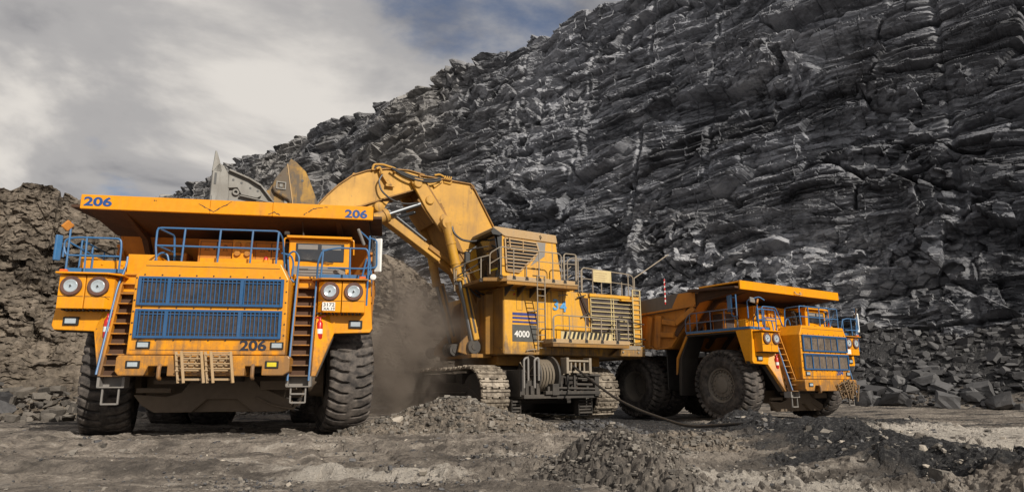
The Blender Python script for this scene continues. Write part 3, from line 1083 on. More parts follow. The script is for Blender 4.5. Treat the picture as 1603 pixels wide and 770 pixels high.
# ---- boulders one can tell apart
def boulder(x, y, s, seed, m, label, group, dz=0.0, sc=(1, 1, 1), z=None):
    rnd = random.Random(seed)
    bm = bmesh.new()
    for q in block_points(rnd, rnd.uniform(0.4, 0.7)):
        bm.verts.new((q[0] * 0.5 * s * sc[0], q[1] * 0.5 * s * sc[1], q[2] * 0.5 * s * sc[2]))
    bmesh.ops.convex_hull(bm, input=bm.verts)
    bmesh.ops.delete(bm, geom=[v for v in bm.verts if not v.link_faces], context='VERTS')
    bmesh.ops.subdivide_edges(bm, edges=bm.edges, cuts=2, use_grid_fill=True)
    for v in bm.verts:
        n_ = v.normal if v.normal.length else Vector((0, 0, 1))
        v.co += Vector((rnd.uniform(-1, 1), rnd.uniform(-1, 1), rnd.uniform(-1, 1))) * 0.022 * s
    me = bpy.data.meshes.new('boulder')
    bm.to_mesh(me)
    bm.free()
    me.materials.append(m)
    at = me.attributes.new('cid', 'FLOAT', 'POINT')
    at.data.foreach_set('value', np.full(len(me.vertices), rnd.random(), dtype=np.float32))
    o = bpy.data.objects.new('boulder', me)
    COL.objects.link(o)
    zz_ = float(ground_h(np.array([x]), np.array([y]))[0]) if z is None else z
    o.location = (x, y, zz_ + 0.22 * s * sc[2] + dz)
    o.rotation_euler = (rnd.uniform(-0.35, 0.35), rnd.uniform(-0.35, 0.35), rnd.uniform(0, 6.28))
    tag(o, label, 'boulder', group)
    return o


rb = random.Random(11)
for i in range(60):
    s_ = rb.uniform(-8, 26)
    d_ = rb.uniform(-9.2, -3.5)
    boulder(CB[0] + CD[0] * s_ + CN[0] * d_, CB[1] + CD[1] * s_ + CN[1] * d_, rb.uniform(0.7, 1.7), 300 + i, M['stone_dark'],
            'dark angular boulder among the scree below the quarry wall', 'boulders at the foot of the quarry wall')
for px_, s, lab in ((1385, 1.7, 'largest squared dark boulder in the scree just right of truck 204'), (1465, 1.9, 'big flat-faced boulder in the middle of the scree right of truck 204'),
                    (1545, 1.8, 'wide low boulder at the right end of the scree'), (1350, 1.4, 'tilted dark boulder touching the ground nearest the nose of truck 204')):
    t_ = (px_ - 801.5) / 1046.2
    # stands on the toe line of the scree
    q0, q1 = CB[0] - 8.6 * CN[0], CB[1] - 8.6 * CN[1]
    s_ = (q0 - t_ * q1) / (t_ * CD[1] - CD[0])
    boulder(q0 + CD[0] * s_, q1 + CD[1] * s_, s, int(px_), M['stone_dark'], lab, 'boulders at the foot of the quarry wall')
for i in range(34):
    q_ = rb.uniform(22, 47)
    j = int(np.clip(np.searchsorted(bs, q_), 0, len(bs) - 1))
    of = rb.uniform(-4.6, -2.6)
    boulder(bx[j] + nx[j] * of, by[j] + ny[j] * of, rb.uniform(0.4, 1.1), 500 + i, M['stone_bank'] if rb.random() < 0.5 else M['stone_dark'],
            'angular grey boulder at the toe of the spoil bank left of truck 206', 'boulders at the toe of the spoil bank', dz=max(0, (of + 4.2) * 0.5))
for x_, y_, s, m_, lab in ((-3.35, 19.2, 0.62, 'stone_pale', 'pale block of stone perched left of the largest rubble heap'), (1.15, 10.1, 0.17, 'stone_pale', 'small pale stone behind the dark pointed heap'),
                           (0.75, 8.7, 0.15, 'stone_pale', 'small rounded tan stone on the left slope of the dark pointed heap'), (2.9, 7.3, 0.16, 'stone_mid', 'flat grey stone at the bottom edge right of the dark pointed heap'),
                           (4.6, 7.6, 0.2, 'stone_mid', 'flat grey stone at the bottom edge below the coal ridge'), (5.2, 11.5, 0.2, 'stone_mid', 'grey stone on the near end of the coal ridge'),
                           (4.9, 9.4, 0.13, 'stone_mid', 'small grey stone on the left flank of the coal ridge')):
    boulder(x_, y_, s, int(abs(x_) * 100 + 7), M[m_], lab, None, dz=0.02)

# ================================================================== HAUL TRUCKS
def make_tyre_mesh(R0=1.5, W=1.15, rim=0.72):
    """lathe with a real lug pattern pressed into tread and shoulder; axis along x, centre at origin"""
    hw = W / 2
    NU, NT_ = 760, 64
    # profile: bead -> sidewall -> shoulder -> tread -> other side
    prof = []
    for t in np.linspace(0, 1, 15)[:-1]:
        r = rim + (R0 - 0.16 - rim) * t
        x = -hw * (0.82 + 0.19 * math.sin(math.pi * min(1, t * 1.15) ** 0.9))
        prof.append((x, r))
    for t in np.linspace(0, 1, 6)[:-1]:
        a = t * math.pi / 2
        prof.append((-hw + 0.13 * (1 - math.cos(a)), R0 - 0.16 + 0.135 * math.sin(a)))
    for t in np.linspace(-1, 1, 25):
        prof.append((t * (hw - 0.13), R0 - 0.025 * t * t))
    left = [p for p in prof[:19]][::-1]
    for x, r in left:
        prof.append((-x, r))
    P = np.array(prof)
    n = len(P)
    th = np.linspace(0, 2 * math.pi, NU, endpoint=False)
    X = np.repeat(P[:, 0][:, None], NU, 1)
    Rr = np.repeat(P[:, 1][:, None], NU, 1)
    TH = np.repeat(th[None, :], n, 0)
    u = X / hw
    au = np.abs(u)
    L = 34
    side = (u > 0)
    ph = (L * TH / (2 * math.pi) + 0.55 * au ** 1.4 + 0.05 * np.sin(au * 9) + side * 0.5) % 1.0
    gw = 0.20 + 0.12 * au
    gr = sstep(gw / 2 - np.abs(ph - 0.5), -0.02, 0.03) * sstep(au, 0.12, 0.2)
    # only tread and shoulder
    outer = sstep(Rr, R0 - 0.34, R0 - 0.22)
    sw = sstep(Rr, R0 - 0.34, R0 - 0.22)
    dep = 0.105 * gr * outer
    Rr = Rr - dep * 0.95
    X = X - np.sign(X) * dep * 0.35 * sstep(au, 0.8, 1.0)
    # sidewall rings
    ring = 0.012 * (np.abs(Rr - 1.02) < 0.03) + 0.012 * (np.abs(Rr - 0.86) < 0.02)
    X = X + np.sign(X) * ring
    Y, Z = Rr * np.cos(TH), Rr * np.sin(TH)
    V = np.stack([X, Y, Z], -1).reshape(-1, 3)
    idx = np.arange(n * NU).reshape(n, NU)
    j = np.roll(idx, -1, axis=1)
    q = np.stack([idx[:-1], j[:-1], j[1:], idx[1:]], -1).reshape(-1, 4)[:, ::-1]
    me = bpy.data.meshes.new('tyre')
    me.from_pydata(V.tolist(), [], q.tolist())
    me.polygons.foreach_set('use_smooth', np.ones(len(q), bool))
    at = me.attributes.new('tread', 'FLOAT', 'POINT')
    at.data.foreach_set('value', (sw * (1 - gr)).reshape(-1).astype(np.float32))
    me.materials.append(M['rubber'])
    me.update()
    return me


TYRE = make_tyre_mesh()
M['axle'] = paint('axle_dirty', (0.14, 0.105, 0.075), dust=0.5, rust=0.4, rough=0.65, seed=3.3, dustcol=(0.2, 0.155, 0.11))
M['rim'] = paint('rim_grime', (0.13, 0.115, 0.10), dust=0.5, rust=0.3, rough=0.6, seed=3.1, dustcol=(0.22, 0.19, 0.155))


def make_rim_mesh(rear=False):
    b = MB()
    if not rear:
        b.lathe([(-0.50, 0.735), (-0.47, 0.74), (-0.45, 0.66), (-0.36, 0.62), (-0.34, 0.52), (-0.40, 0.50), (-0.41, 0.34), (-0.46, 0.32), (-0.49, 0.22), (-0.49, 0.0)], (0, 0, 0), 0, 48)
        for k in range(24):
            a = 2 * math.pi * k / 24
            b.tube([(-0.37, 0.57 * math.cos(a), 0.57 * math.sin(a)), (-0.44, 0.57 * math.cos(a), 0.57 * math.sin(a))], 0.032, 8)
        for k in range(12):
            a = 2 * math.pi * k / 12
            b.tube([(-0.38, 0.42 * math.cos(a), 0.42 * math.sin(a)), (-0.45, 0.42 * math.cos(a), 0.42 * math.sin(a))], 0.03, 6)
    else:
        b.lathe([(-0.50, 0.735), (-0.47, 0.74), (-0.44, 0.66), (-0.1, 0.60), (0.1, 0.58), (0.12, 0.4), (0.05, 0.38), (0.05, 0.0)], (0, 0, 0), 0, 48)
        for k in range(16):
            a = 2 * math.pi * k / 16
            b.tube([(0.11, 0.49 * math.cos(a), 0.49 * math.sin(a)), (0.05, 0.49 * math.cos(a), 0.49 * math.sin(a))], 0.035, 6)
    b.lathe([(0.50, 0.735), (0.47, 0.74), (0.45, 0.62), (0.2, 0.6), (0.18, 0.0)], (0, 0, 0), 0, 40)
    o = b.build('rim', M['rim'])
    me = o.data
    bpy.data.objects.remove(o)
    return me


RIM_F, RIM_R = make_rim_mesh(), make_rim_mesh(True)
GROUP_T = 'yellow mining haul trucks in the pit'


def link(name, me, parent, loc=(0, 0, 0), rot=(0, 0, 0)):
    o = bpy.data.objects.new(name, me)
    COL.objects.link(o)
    o.parent = parent
    o.location = loc
    o.rotation_euler = rot
    return o


def build_truck(num, loc, rz, label, wheel_z=1.5, racks='two', steer=0.0, tilt=(0, 0)):
    T = empty('haul_truck', loc, rz)
    T.rotation_euler = (tilt[0], tilt[1], rz)
    tag(T, label, 'haul truck', GROUP_T)
    rn = random.Random(int(num))
    # ---- wheels
    def wheel(x, y, rear, flip, st=0.0):
        w = empty('wheel')
        w.parent = T
        w.location = (x, y, wheel_z)
        w.rotation_euler = (rn.uniform(0, 6), 0, 0)
        if st:
            w.rotation_euler = (0, 0, st)
        link('tyre', TYRE, w, rot=(rn.uniform(0, 6) if st else 0, 0, 0))
        link('rim', RIM_R if rear else RIM_F, w, rot=(0, 0, math.pi if flip else 0))
    wheel(-2.90, 2.75, False, False, steer or 1e-6)
    wheel(2.90, 2.75, False, True, steer or 1e-6)
    for sx in (-1, 1):
        wheel(sx * 2.82, 8.05, True, sx > 0)
        wheel(sx * 1.58, 8.05, True, sx > 0)
    # ---- chassis
    b = MB()
    for sx in (-1, 1):
        b.box(sx * 0.62 - 0.16, sx * 0.62 + 0.16, 0.35, 10.0, 1.55, 2.45)
        b.box(sx * 1.35 - 0.2, sx * 1.35 + 0.2, 0.45, 1.0, 1.6, 2.6)
    b.box(-1.5, 1.5, 0.4, 0.7, 1.55, 1.8)
    for y in (2.2, 4.6, 6.6, 9.4):
        b.box(-0.6, 0.6, y, y + 0.35, 1.6, 2.3)
    b.box(-0.55, 0.6, 1.0, 3.4, 1.35, 2.2)
    b.build('chassis', M['dark'], T, 0.02)
    b = MB()
    b.prism([(-0.60, 1.5), (0.72, 1.5), (0.98, 1.22), (1.45, 1.02), (1.80, 0.86), (1.75, 0.70), (1.55, 0.62), (0.85, 0.62), (0.45, 0.93), (-0.25, 0.93), (-0.6, 0.62), (-1.45, 0.62), (-1.75, 0.8), (-1.95, 1.05), (-1.2, 1.0), (-0.85, 1.1)], 1, 1.45, 1.62)
    b.prism([(-0.7, 0.95), (0.9, 0.95), (0.9, 0.62), (-0.7, 0.62)], 1, 1.62, 2.4)
    b.tube([(-2.6, 2.75, wheel_z), (2.6, 2.75, wheel_z)], 0.22, 12)
    b.box(-1.9, 1.9, 2.2, 2.9, 0.95, 1.5)
    for sx in (-1, 1):
        b.tube([(sx * 1.75, 2.7, 1.0), (sx * 1.75, 2.7, 3.3)], 0.2, 12)
        b.lathe([(-0.2, 0.5), (0.2, 0.55), (0.25, 0.0)], (sx * 2.25, 2.75, wheel_z), 0, 20)
    b.bar((-1.9, 1.5, 1.15), (-1.1, 1.5, 1.15), 0.1, 0.12)
    b.bar((-1.4, 1.2, 1.35), (-0.7, 1.2, 1.35), 0.3, 0.1)
    b.box(1.0, 1.9, 1.3, 1.5, 1.15, 1.38)
    b.tube([(0.9, 1.45, 0.98), (1.3, 1.4, 0.78), (1.8, 1.3, 0.68), (2.0, 1.3, 0.86)], 0.035, 6)
    b.build('front_axle', M['axle'], T, 0.015)
    b = MB()
    b.lathe([(-1.3, 0.55), (-0.9, 0.62), (-0.5, 0.5), (-0.45, 0.4), (0.45, 0.4), (0.5, 0.5), (0.9, 0.62), (1.3, 0.55)], (0, 8.05, wheel_z), 0, 28)
    b.box(-0.35, 0.35, 6.4, 8.0, 1.2, 1.9)
    b.build('rear_axle', M['dark'], T, 0.02)
    # ---- engine hood
    b = MB()
    b.prism([(-1.72, 1.94), (1.72, 1.94), (1.70, 3.74), (1.50, 4.12), (-1.50, 4.12), (-1.70, 3.74)], 1, 0.0, 1.02)
    hood = b.build('engine_hood', M['truck'], T, 0.025, 2)
    b = MB()
    for z in (3.78, 3.02, 2.27):
        for k in range(9):
            b.lathe([(-0.012, 0.0), (-0.012, 0.018), (0.004, 0.02)], (-1.5 + k * 0.375, -0.002, z), 1, 8)
    for sx in (-1, 1):
        for k in range(6):
            b.lathe([(-0.012, 0.0), (-0.012, 0.018), (0.004, 0.02)], (sx * 1.665, -0.002, 2.4 + k * 0.26), 1, 8)
    b.box(-1.5, 1.48, -0.004, 0.003, 3.985, 4.0)
    b.box(-1.66, 1.66, -0.004, 0.003, 2.045, 2.056)
    b.build('bolt', M['dark'], hood)
    for zt, zb in ((3.71, 3.08), (2.955, 2.33)):
        b = MB()
        b.box(-1.56, 1.56, -0.03, -0.006, zb, zt)
        gm = b
        f = MB()
        for sx in (-1, 1):
            f.box(sx * 1.57 - 0.035, sx * 1.57 + 0.035, -0.075, -0.008, zb - 0.02, zt + 0.02)
        f.box(-1.535, 1.535, -0.07, -0.008, zb - 0.02, zb + 0.035)
        f.box(-1.535, 1.535, -0.07, -0.008, zt - 0.035, zt + 0.02)
        if num == '206':
            f.box(-1.535, 1.535, -0.062, -0.045, zt - 0.105, zt - 0.085)
            f.box(-0.98, -0.9, -0.072, -0.04, zb, zt)
            f.box(0.62, 0.70, -0.072, -0.04, zb, zt)
            k = -1.5
            while k < 1.52:
                f.box(k - 0.0125, k + 0.0125, -0.066, -0.05, zb + 0.03, zt - 0.03)
                k += 0.0925
            f.box(-1.535, 1.535, -0.062, -0.052, zb + 0.1, zb + 0.112)
        else:
            for x in (-1.02, 0.86):
                f.box(x - 0.03, x + 0.03, -0.072, -0.04, zb, zt)
            for x in (-0.55, -0.08, 0.4):
                f.box(x - 0.012, x + 0.012, -0.06, -0.04, zb, zt)
            f.box(-1.535, 1.535, -0.062, -0.045, zt - 0.085, zt - 0.065)
        g_ = f.build('grille', M['grille_blue'], T, 0.004)
        if num == '204':
            for k in range(24):
                gm.box(-1.55, 1.55, -0.036, -0.03, zb + 0.02 + k * 0.026, zb + 0.03 + k * 0.026)
        else:
            for k in range(22):
                gm.box(-1.55, 1.55, -0.036, -0.03, zb + 0.02 + k * 0.028, zb + 0.028 + k * 0.028)
        gm.build('radiator', M['mesh_dark'] if num == '206' else M['mesh_light'], g_)
    # ---- bumper
    b = MB()
    b.prism([(-1.82, 1.92), (1.82, 1.92), (1.86, 1.86), (1.86, 1.56), (1.72, 1.47), (1.25, 1.47), (1.25, 1.68), (0.88, 1.68), (0.88, 1.46), (-0.78, 1.46), (-0.78, 1.68), (-1.18, 1.68), (-1.26, 1.47), (-1.78, 1.47), (-1.86, 1.56), (-1.86, 1.86)][::-1], 1, -0.16, 0.62)
    bp = b.build('bumper', M['truck'], T, 0.02, 2)
    for x in (-0.93, 1.06):
        b = MB()
        b.tube(rounded([(x, -0.1, 1.72), (x, -0.22, 1.66), (x, -0.22, 1.42), (x, -0.12, 1.40)], 0.08), 0.045, 8)
        b.build('tow_hook', M['truck_dirty'], T)
    for x in (-1.5, 1.47):
        b = MB()
        b.box(x - 0.15, x + 0.15, -0.185, -0.155, 1.63, 1.80)
        l = b.build('bumper_lamp', M['black'], T, 0.008)
        b = MB()
        b.box(x - 0.105, x + 0.105, -0.2, -0.185, 1.665, 1.765)
        b.build('lens', M['lens'] if x < 0 else M['lens_y'], l, 0.006)
    for x in (-1.38, 1.53):
        b = MB()
        b.box(x - 0.15, x + 0.15, -0.03, -0.002, 2.075, 2.245)
        l = b.build('hood_lamp', M['black'], T, 0.008)
        b = MB()
        b.box(x - 0.115, x + 0.115, -0.045, -0.03, 2.105, 2.215)
        b.build('lens', M['lens'], l, 0.008)
    # folding step racks hung on the bumper
    racks_ = ((-0.60, 0.0), (0.02, 0.0)) if racks == 'two' else ((0.35, 0.35), (0.85, -0.4), (0.6, 0.1))
    for x0, tl in racks_:
        b = MB()
        def tr(p):
            x, y, z = p
            c, s = math.cos(tl), math.sin(tl)
            xx, zz = x - 0.28, z - 1.65
            return (x0 + 0.28 + xx * c - zz * s, y, (1.65 if racks == 'two' else 1.50) + xx * s + zz * c)
        for x, y0 in ((0.0, -0.24), (0.52, -0.24), (0.16, -0.42), (0.58, -0.42)):
            b.bar(tr((x, y0, 2.0)), tr((x + 0.10, y0 + 0.02, 1.30)), 0.05, 0.06)
        for z in (1.93, 1.80, 1.69, 1.58):
            b.bar(tr((0.02, -0.26, z)), tr((0.56, -0.26, z)), 0.04, 0.035)
            b.bar(tr((0.16, -0.4, z + 0.04)), tr((0.6, -0.4, z + 0.04)), 0.035, 0.03)
        b.bar(tr((0.1, -0.25, 1.38)), tr((0.6, -0.25, 1.38)), 0.05, 0.05)
        for q_ in range(3):
            b.bar(tr((0.12 + q_ * 0.15, -0.3, 1.62)), tr((0.2 + q_ * 0.15, -0.34, 1.93)), 0.04, 0.03)
        b.build('step_rack', M['tan'] if racks == 'two' else M['dark_tan'], T, 0.006)
    # ---- fleet number, plate
    text_mesh('fleet_number', num, 0.235 if num == '206' else 0.185, M['num_dark'] if num == '206' else M['num_blue'], T, (0.70, -0.006, 2.05 if num == '206' else 2.12), 0.045, 1.22 if num == '206' else 1.2)
    # ---- fenders: front plate with a leg that runs down beside the ladder
    def lean(w):
        x, y, z = w
        return (x, y - max(0.0, 2.6 - z) * 0.42, z)
    for sx in (-1, 1):
        b = MB()
        po = [(3.60, 3.92), (3.66, 3.06), (3.70, 2.66), (3.64, 2.56), (2.76, 2.53), (2.40, 1.46), (2.30, 1.46), (2.34, 3.92)]
        b.prism([(sx * x, z) for x, z in po], 1, 0.86, 1.02, lean)
        po = [(0.86, 3.92), (0.86, 2.58), (1.25, 2.58), (1.65, 3.92)]
        b.prism(po, 0, sx * 3.56, sx * 3.62)
        fd = b.build('fender', M['truck'], T, 0.012)
        b = MB()
        po = [(3.70, 2.66), (3.64, 2.53), (2.76, 2.50), (2.42, 1.45), (2.34, 1.45), (2.70, 2.56)]
        b.prism([(sx * x, z) for x, z in po], 1, 1.02, 1.2, lean)
        b.build('edge_flange', M['dark'], fd)
        x = sx * 3.28
        b = MB()
        b.box(x - 0.17, x + 0.17, 0.80, 0.858, 2.66, 2.86)
        l = b.build('marker_lamp', M['black'], T, 0.01)
        b = MB()
        b.box(x - 0.12, x + 0.12, 0.785, 0.80, 2.70, 2.82)
        b.build('lens', M['lens'], l, 0.01)
        # mudguard behind the front wheel
        b = MB()
        b.prism([(4.35, 3.92), (4.62, 3.92), (5.02, 3.0), (5.12, 1.32), (4.98, 1.28), (4.85, 2.95)], 0, sx * 3.38, sx * 2.3)
        b.prism([(1.3, 3.92), (4.4, 3.92), (4.4, 3.85), (1.3, 3.85)], 0, sx * 3.5, sx * 1.8)
        b.build('mudguard', M['dark'], T, 0.01)
        b = MB()
        b.prism([(4.34, 3.94), (4.48, 3.94), (5.12, 2.95), (5.2, 2.2), (5.12, 2.2), (5.0, 2.9)], 0, sx * 3.44, sx * 3.38)
        b.build('mudguard_edge', M['truck_dirty'], T, 0.01)
        b = MB()
        b.box(sx * 3.1, sx * 2.1, 6.0, 6.06, 1.55, 3.4)
        b.build('mud_flap', M['hose'], T, 0.01)
        # lamp housings with round headlights
        for k, xc in enumerate((2.64, 3.22)):
            b = MB()
            x0, x1 = xc - 0.285, xc + 0.275
            if k == 0:
                b.prism([(sx * x0, 0.62), (sx * (x0 + 0.14), 0.48), (sx * x1, 0.48), (sx * x1, 1.25), (sx * (x0 - 0.1), 1.25)], 2, 3.02, 3.80)
            else:
                b.prism([(sx * x0, 0.48), (sx * x1, 0.48), (sx * x1, 1.25), (sx * x0, 1.25)], 2, 3.02, 3.80)
            hb = b.build('lamp_housing', M['truck'], T, 0.015, 2)
            b = MB()
            b.box(sx * xc - 0.27, sx * xc + 0.27, 0.474, 0.483, 3.30, 3.312)
            for q_ in range(6):
                b.box(sx * x0 - 0.02 + q_ * sx * 0.09, sx * x0 + 0.02 + q_ * sx * 0.09, 0.55, 0.95, 2.985, 3.022)
            b.build('seam', M['dark'], hb)
            xl = sx * xc + 0.0
            zl = 3.545
            b = MB()
            b.lathe([(0.0, 0.0), (-0.02, 0.0), (-0.02, 0.12), (-0.055, 0.13), (-0.06, 0.215), (-0.045, 0.23), (0.0, 0.23)], (xl, 0.478, zl), 1, 40)
            hl = b.build('headlight', M['ring'], T)
            b = MB()
            b.lathe([(-0.075, 0.0), (-0.075, 0.02), (-0.045, 0.028), (-0.042, 0.06), (-0.052, 0.10), (-0.064, 0.135), (-0.058, 0.15), (-0.02, 0.15)], (xl, 0.478, zl), 1, 40)
            b.build('lens', M['lens'], hl)
            b = MB()
            b.lathe([(-0.09, 0.0), (-0.088, 0.018), (-0.07, 0.022)], (xl, 0.478, zl), 1, 12)
            b.build('bulb_cap', M['dark'], hl)
        b = MB()
        b.prism([(sx * 3.55, 0.36), (sx * 2.42, 0.36), (sx * 2.18, 0.60), (sx * 2.18, 1.3), (sx * 3.6, 1.3)], 2, 3.825, 3.865)
        b.build('lamp_canopy', M['truck_dirty'] if sx > 0 else M['truck'], T, 0.008)
        b = MB()
        b.box(sx * 3.42 - 0.08, sx * 3.42 + 0.08, 0.42, 0.5, 3.87, 3.93)
        b.build('turn_signal', M['lens_o'], T, 0.01)
        # ladder, leaning forward at the foot
        b = MB()
        yt, yb = 0.98, 0.22
        xi, xo = sx * 1.80, sx * 2.28
        for xx in (xi, xo):
            b.bar((xx, yt, 3.92), (xx, yb, 1.45), 0.05, 0.16, (0, 1, 0))
        for q_ in range(11):
            z = 1.47 + q_ * 0.245
            y = yb + (yt - yb) * (z - 1.45) / 2.47
            b.box(min(xi, xo), max(xi, xo), y - 0.06, y + 0.14, z - 0.015, z + 0.015)
        ld = b.build('ladder', M['truck_dirty'], T, 0.006)
        b = MB()
        b.prism([(yt + 0.14, 3.92), (yt + 0.16, 3.92), (yb + 0.16, 1.45), (yb + 0.14, 1.45)], 0, xi, xo)
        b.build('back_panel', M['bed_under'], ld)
        b = MB()
        for xx in (xi - 0.02 * sx, xo + 0.02 * sx):
            b.box(xx - 0.03, xx + 0.03, yb - 0.02, yb + 0.3, 1.22, 1.46)
        b.box(min(xi, xo), max(xi, xo), yb + 0.2, yb + 0.24, 1.22, 1.46)
        b.box(min(xi, xo) - 0.04, max(xi, xo) + 0.04, yb - 0.02, yb + 0.26, 1.205, 1.235)
        b.build('grey_step', M['grey'], ld, 0.005)
        b = MB()
        for xx in (xi + 0.07 * sx, xo - 0.07 * sx):
            b.bar((xx, yb + 0.05, 1.22), (xx, yb + 0.05, 0.84), 0.035, 0.05, (0, 1, 0))
        for z in (0.85, 1.05) if sx > 0 else (0.85,):
            b.box(min(xi, xo) + 0.07, max(xi, xo) - 0.07, yb, yb + 0.1, z - 0.02, z + 0.02)
        b.build('hanging_step', M['grey'], ld, 0.004)
        b = MB()
        if sx < 0:
            b.tube(rounded([(xo - 0.05, yb - 0.1, 1.5), (xo - 0.04, yt - 0.25, 3.6), (xo + 0.06, yt - 0.15, 4.1), (xo + 0.05, yt - 0.1, 4.35)], 0.2), 0.026, 8)
        else:
            b.tube(rounded([(xi, yb - 0.1, 1.35), (xi, yt - 0.25, 3.9), (xi + 0.02, yt - 0.25, 4.45), (xi - 0.12, yt - 0.2, 4.62), (xi - 0.28, yt - 0.15, 4.5), (xi - 0.22, yt - 0.1, 3.95), (xi - 0.1, yt - 0.1, 3.82), (xi, yt - 0.1, 3.82)], 0.1), 0.024, 8)
            b.tube(rounded([(xo, yb - 0.1, 1.35), (xo, yt - 0.3, 3.9), (xo + 0.03, 0.5, 4.3), (xo + 0.12, 0.5, 4.56), (xo + 0.26, 0.5, 4.6)], 0.12), 0.024, 8)
        b.build('handrail', M['blue'], ld)
        # fire extinguisher
        xe = sx * 2.42
        b = MB()
        b.lathe([(0.0, 0.0), (0.0, 0.06), (0.03, 0.075), (0.40, 0.075), (0.45, 0.05), (0.48, 0.03), (0.55, 0.03), (0.55, 0.0)], (xe, 0.66, 2.36), 2, 20)
        b.tube(rounded([(xe, 0.66, 2.88), (xe - 0.08 * sx, 0.62, 2.93), (xe - 0.12 * sx, 0.6, 2.85)], 0.04), 0.012, 6)
        b.bar((xe - 0.02, 0.66, 2.92), (xe + 0.14, 0.62, 2.95), 0.02, 0.02)
        ex = b.build('fire_extinguisher', M['red'], T)
        b = MB()
        b.lathe([(0.0, 0.0765), (0.12, 0.0765)], (xe, 0.66, 2.50), 2, 20)
        b.build('label_band', M['white'], ex)
        if sx < 0:
            b = MB()
            b.lathe([(0, 0.0), (-0.03, 0.05), (-0.06, 0.0)], (-2.62, 0.84, 2.56), 1, 12)
            b.bar((-2.7, 0.82, 2.58), (-2.3, 0.8, 2.53), 0.03, 0.03)
            b.build('valve', M['dark'], T)
    # number plate on the inner right lamp housing
    b = MB()
    b.box(2.47, 2.78, 0.462, 0.472, 3.06, 3.27)
    pl = b.build('number_plate', M['white'], T, 0.003)
    if num == '206':
        text_mesh('plate_text', '3172', 0.085, M['black'], pl, (2.49, 0.461, 3.17), 0.02, 1.18, depth=0.002)
        text_mesh('plate_text', 'XA 19', 0.065, M['black'], pl, (2.50, 0.461, 3.078), 0.02, 1.15, depth=0.002)
    # small stencil marks on the fenders and bumper
    for x, y, z in ((-2.95, 0.853, 2.60), (2.86, 0.853, 2.64)):
        text_mesh('stencil', '652', 0.05, M['num_dark'], T, (x, y, z), 0.0, 1.6, depth=0.003)
    # ---- deck
    b = MB()
    b.box(-3.55, -1.72, 0.98, 4.34, 3.925, 3.985)
    b.box(1.72, 3.55, 0.98, 4.34, 3.925, 3.985)
    b.box(-1.72, 1.72, 1.02, 4.34, 3.985, 4.045)
    b.box(-1.7, 1.7, 1.02, 1.3, 2.0, 3.98)
    b.box(-2.35, -1.76, 0.99, 1.05, 3.2, 3.92)
    b.box(1.74, 2.3, 1.05, 1.12, 3.55, 3.92)
    b.build('deck', M['truck'], T, 0.01)
    for sx in (-1, 1):
        b = MB()
        b.box(sx * 3.555, sx * 3.585, 0.95, 4.34, 3.96, 4.06)
        b.box(sx * 2.3, sx * 3.56, 0.93, 0.955, 3.95, 4.05)
        b.build('kick_plate', M['blue'], T)
    b = MB()
    b.box(-3.30, -2.36, 1.2, 1.9, 3.99, 4.30)
    b.box(-3.42, -3.05, 1.25, 1.8, 3.99, 4.38)
    b.box(-2.3, -1.62, 1.1, 2.2, 3.99, 4.46)
    for x in (-2.9, -2.45):
        b.lathe([(-0.02, 0.0), (-0.02, 0.03), (0.0, 0.03)], (x, 1.2, 4.2), 1, 10)
    b.build('deck_box', M['truck'], T, 0.012)
    b = MB()
    b.box(-0.45, 1.48, 0.35, 0.95, 4.12, 4.28) if num == '206' else b.box(-1.4, 0.4, 1.3, 1.6, 4.05, 4.25)
    b.box(-0.05, 0.4, 0.3, 0.36, 4.13, 4.2)
    b.build('hood_box', M['truck'], T, 0.012)
    # braking-resistor cabinet behind the hood
    b = MB()
    b.box(-1.08, 1.30, 2.55, 3.4, 4.045, 5.22)
    cb = b.build('control_cabinet', M['bed'] if num == '206' else M['truck'], T, 0.02)
    b = MB()
    b.box(-0.17, 0.36, 2.44, 2.55, 4.2, 5.2)
    b.build('knob_panel', M['truck'], cb, 0.01)
    b = MB()
    for x in (-0.03, 0.23):
        for k in range(4):
            b.lathe([(-0.07, 0.0), (-0.07, 0.075), (0.0, 0.09)], (x, 2.44, 5.05 - k * 0.24), 1, 16)
    b.build('knob', M['truck_dirty'], cb)
    for xs_, ca, cb_x in (((-1.02, -0.6, -0.59, -0.2), (-1.02, -0.2), (-0.66, -0.54, -0.85, -0.38)), ((0.42, 0.83, 0.84, 1.26), (0.42, 1.26), (0.77, 0.9, 0.6, 1.08))):
        b = MB()
        for x in xs_:
            b.box(x - 0.005, x + 0.005, 2.541, 2.552, 4.2, 5.15)
        b.box(ca[0], ca[1], 2.541, 2.552, 5.14, 5.15)
        for x in cb_x[:2]:
            b.box(x - 0.02, x + 0.02, 2.52, 2.55, 4.92, 4.98)
        for x in cb_x[2:]:
            b.tube([(x - 0.06, 2.545, 4.90), (x, 2.545, 5.0), (x + 0.06, 2.545, 4.90), (x - 0.06, 2.545, 4.90)], 0.006, 4)
        b.build('door_seam', M['dark'], cb)
    if num == '204':
        for x, ch in ((-0.95, 'C'), (-0.45, 'Y'), (0.6, 'H')):
            text_mesh('cabinet_letter', ch, 0.16, M['num_blue'], cb, (x, 2.535, 4.95), 0.04)
    # air cleaners / side blowers on the left deck
    for y in (3.25, 4.35):
        b = MB()
        b.box(-2.3, -1.55, y - 0.02, y + 0.65, 4.0, 4.95)
        bl_ = b.build('blower_box', M['truck_dirty'], T, 0.02)
        b = MB()
        b.box(-2.33, -2.30, y + 0.06, y + 0.57, 4.1, 4.86)
        b.box(-2.2, -1.65, y - 0.045, y - 0.02, 4.1, 4.86)
        b.build('vent', M['mesh_dark'], bl_)
    # ---- cab
    b = MB()
    b.prism([(1.66, 3.99), (1.66, 5.08), (1.72, 5.14), (3.05, 5.14), (3.05, 3.99)], 0, 1.42, 3.0)
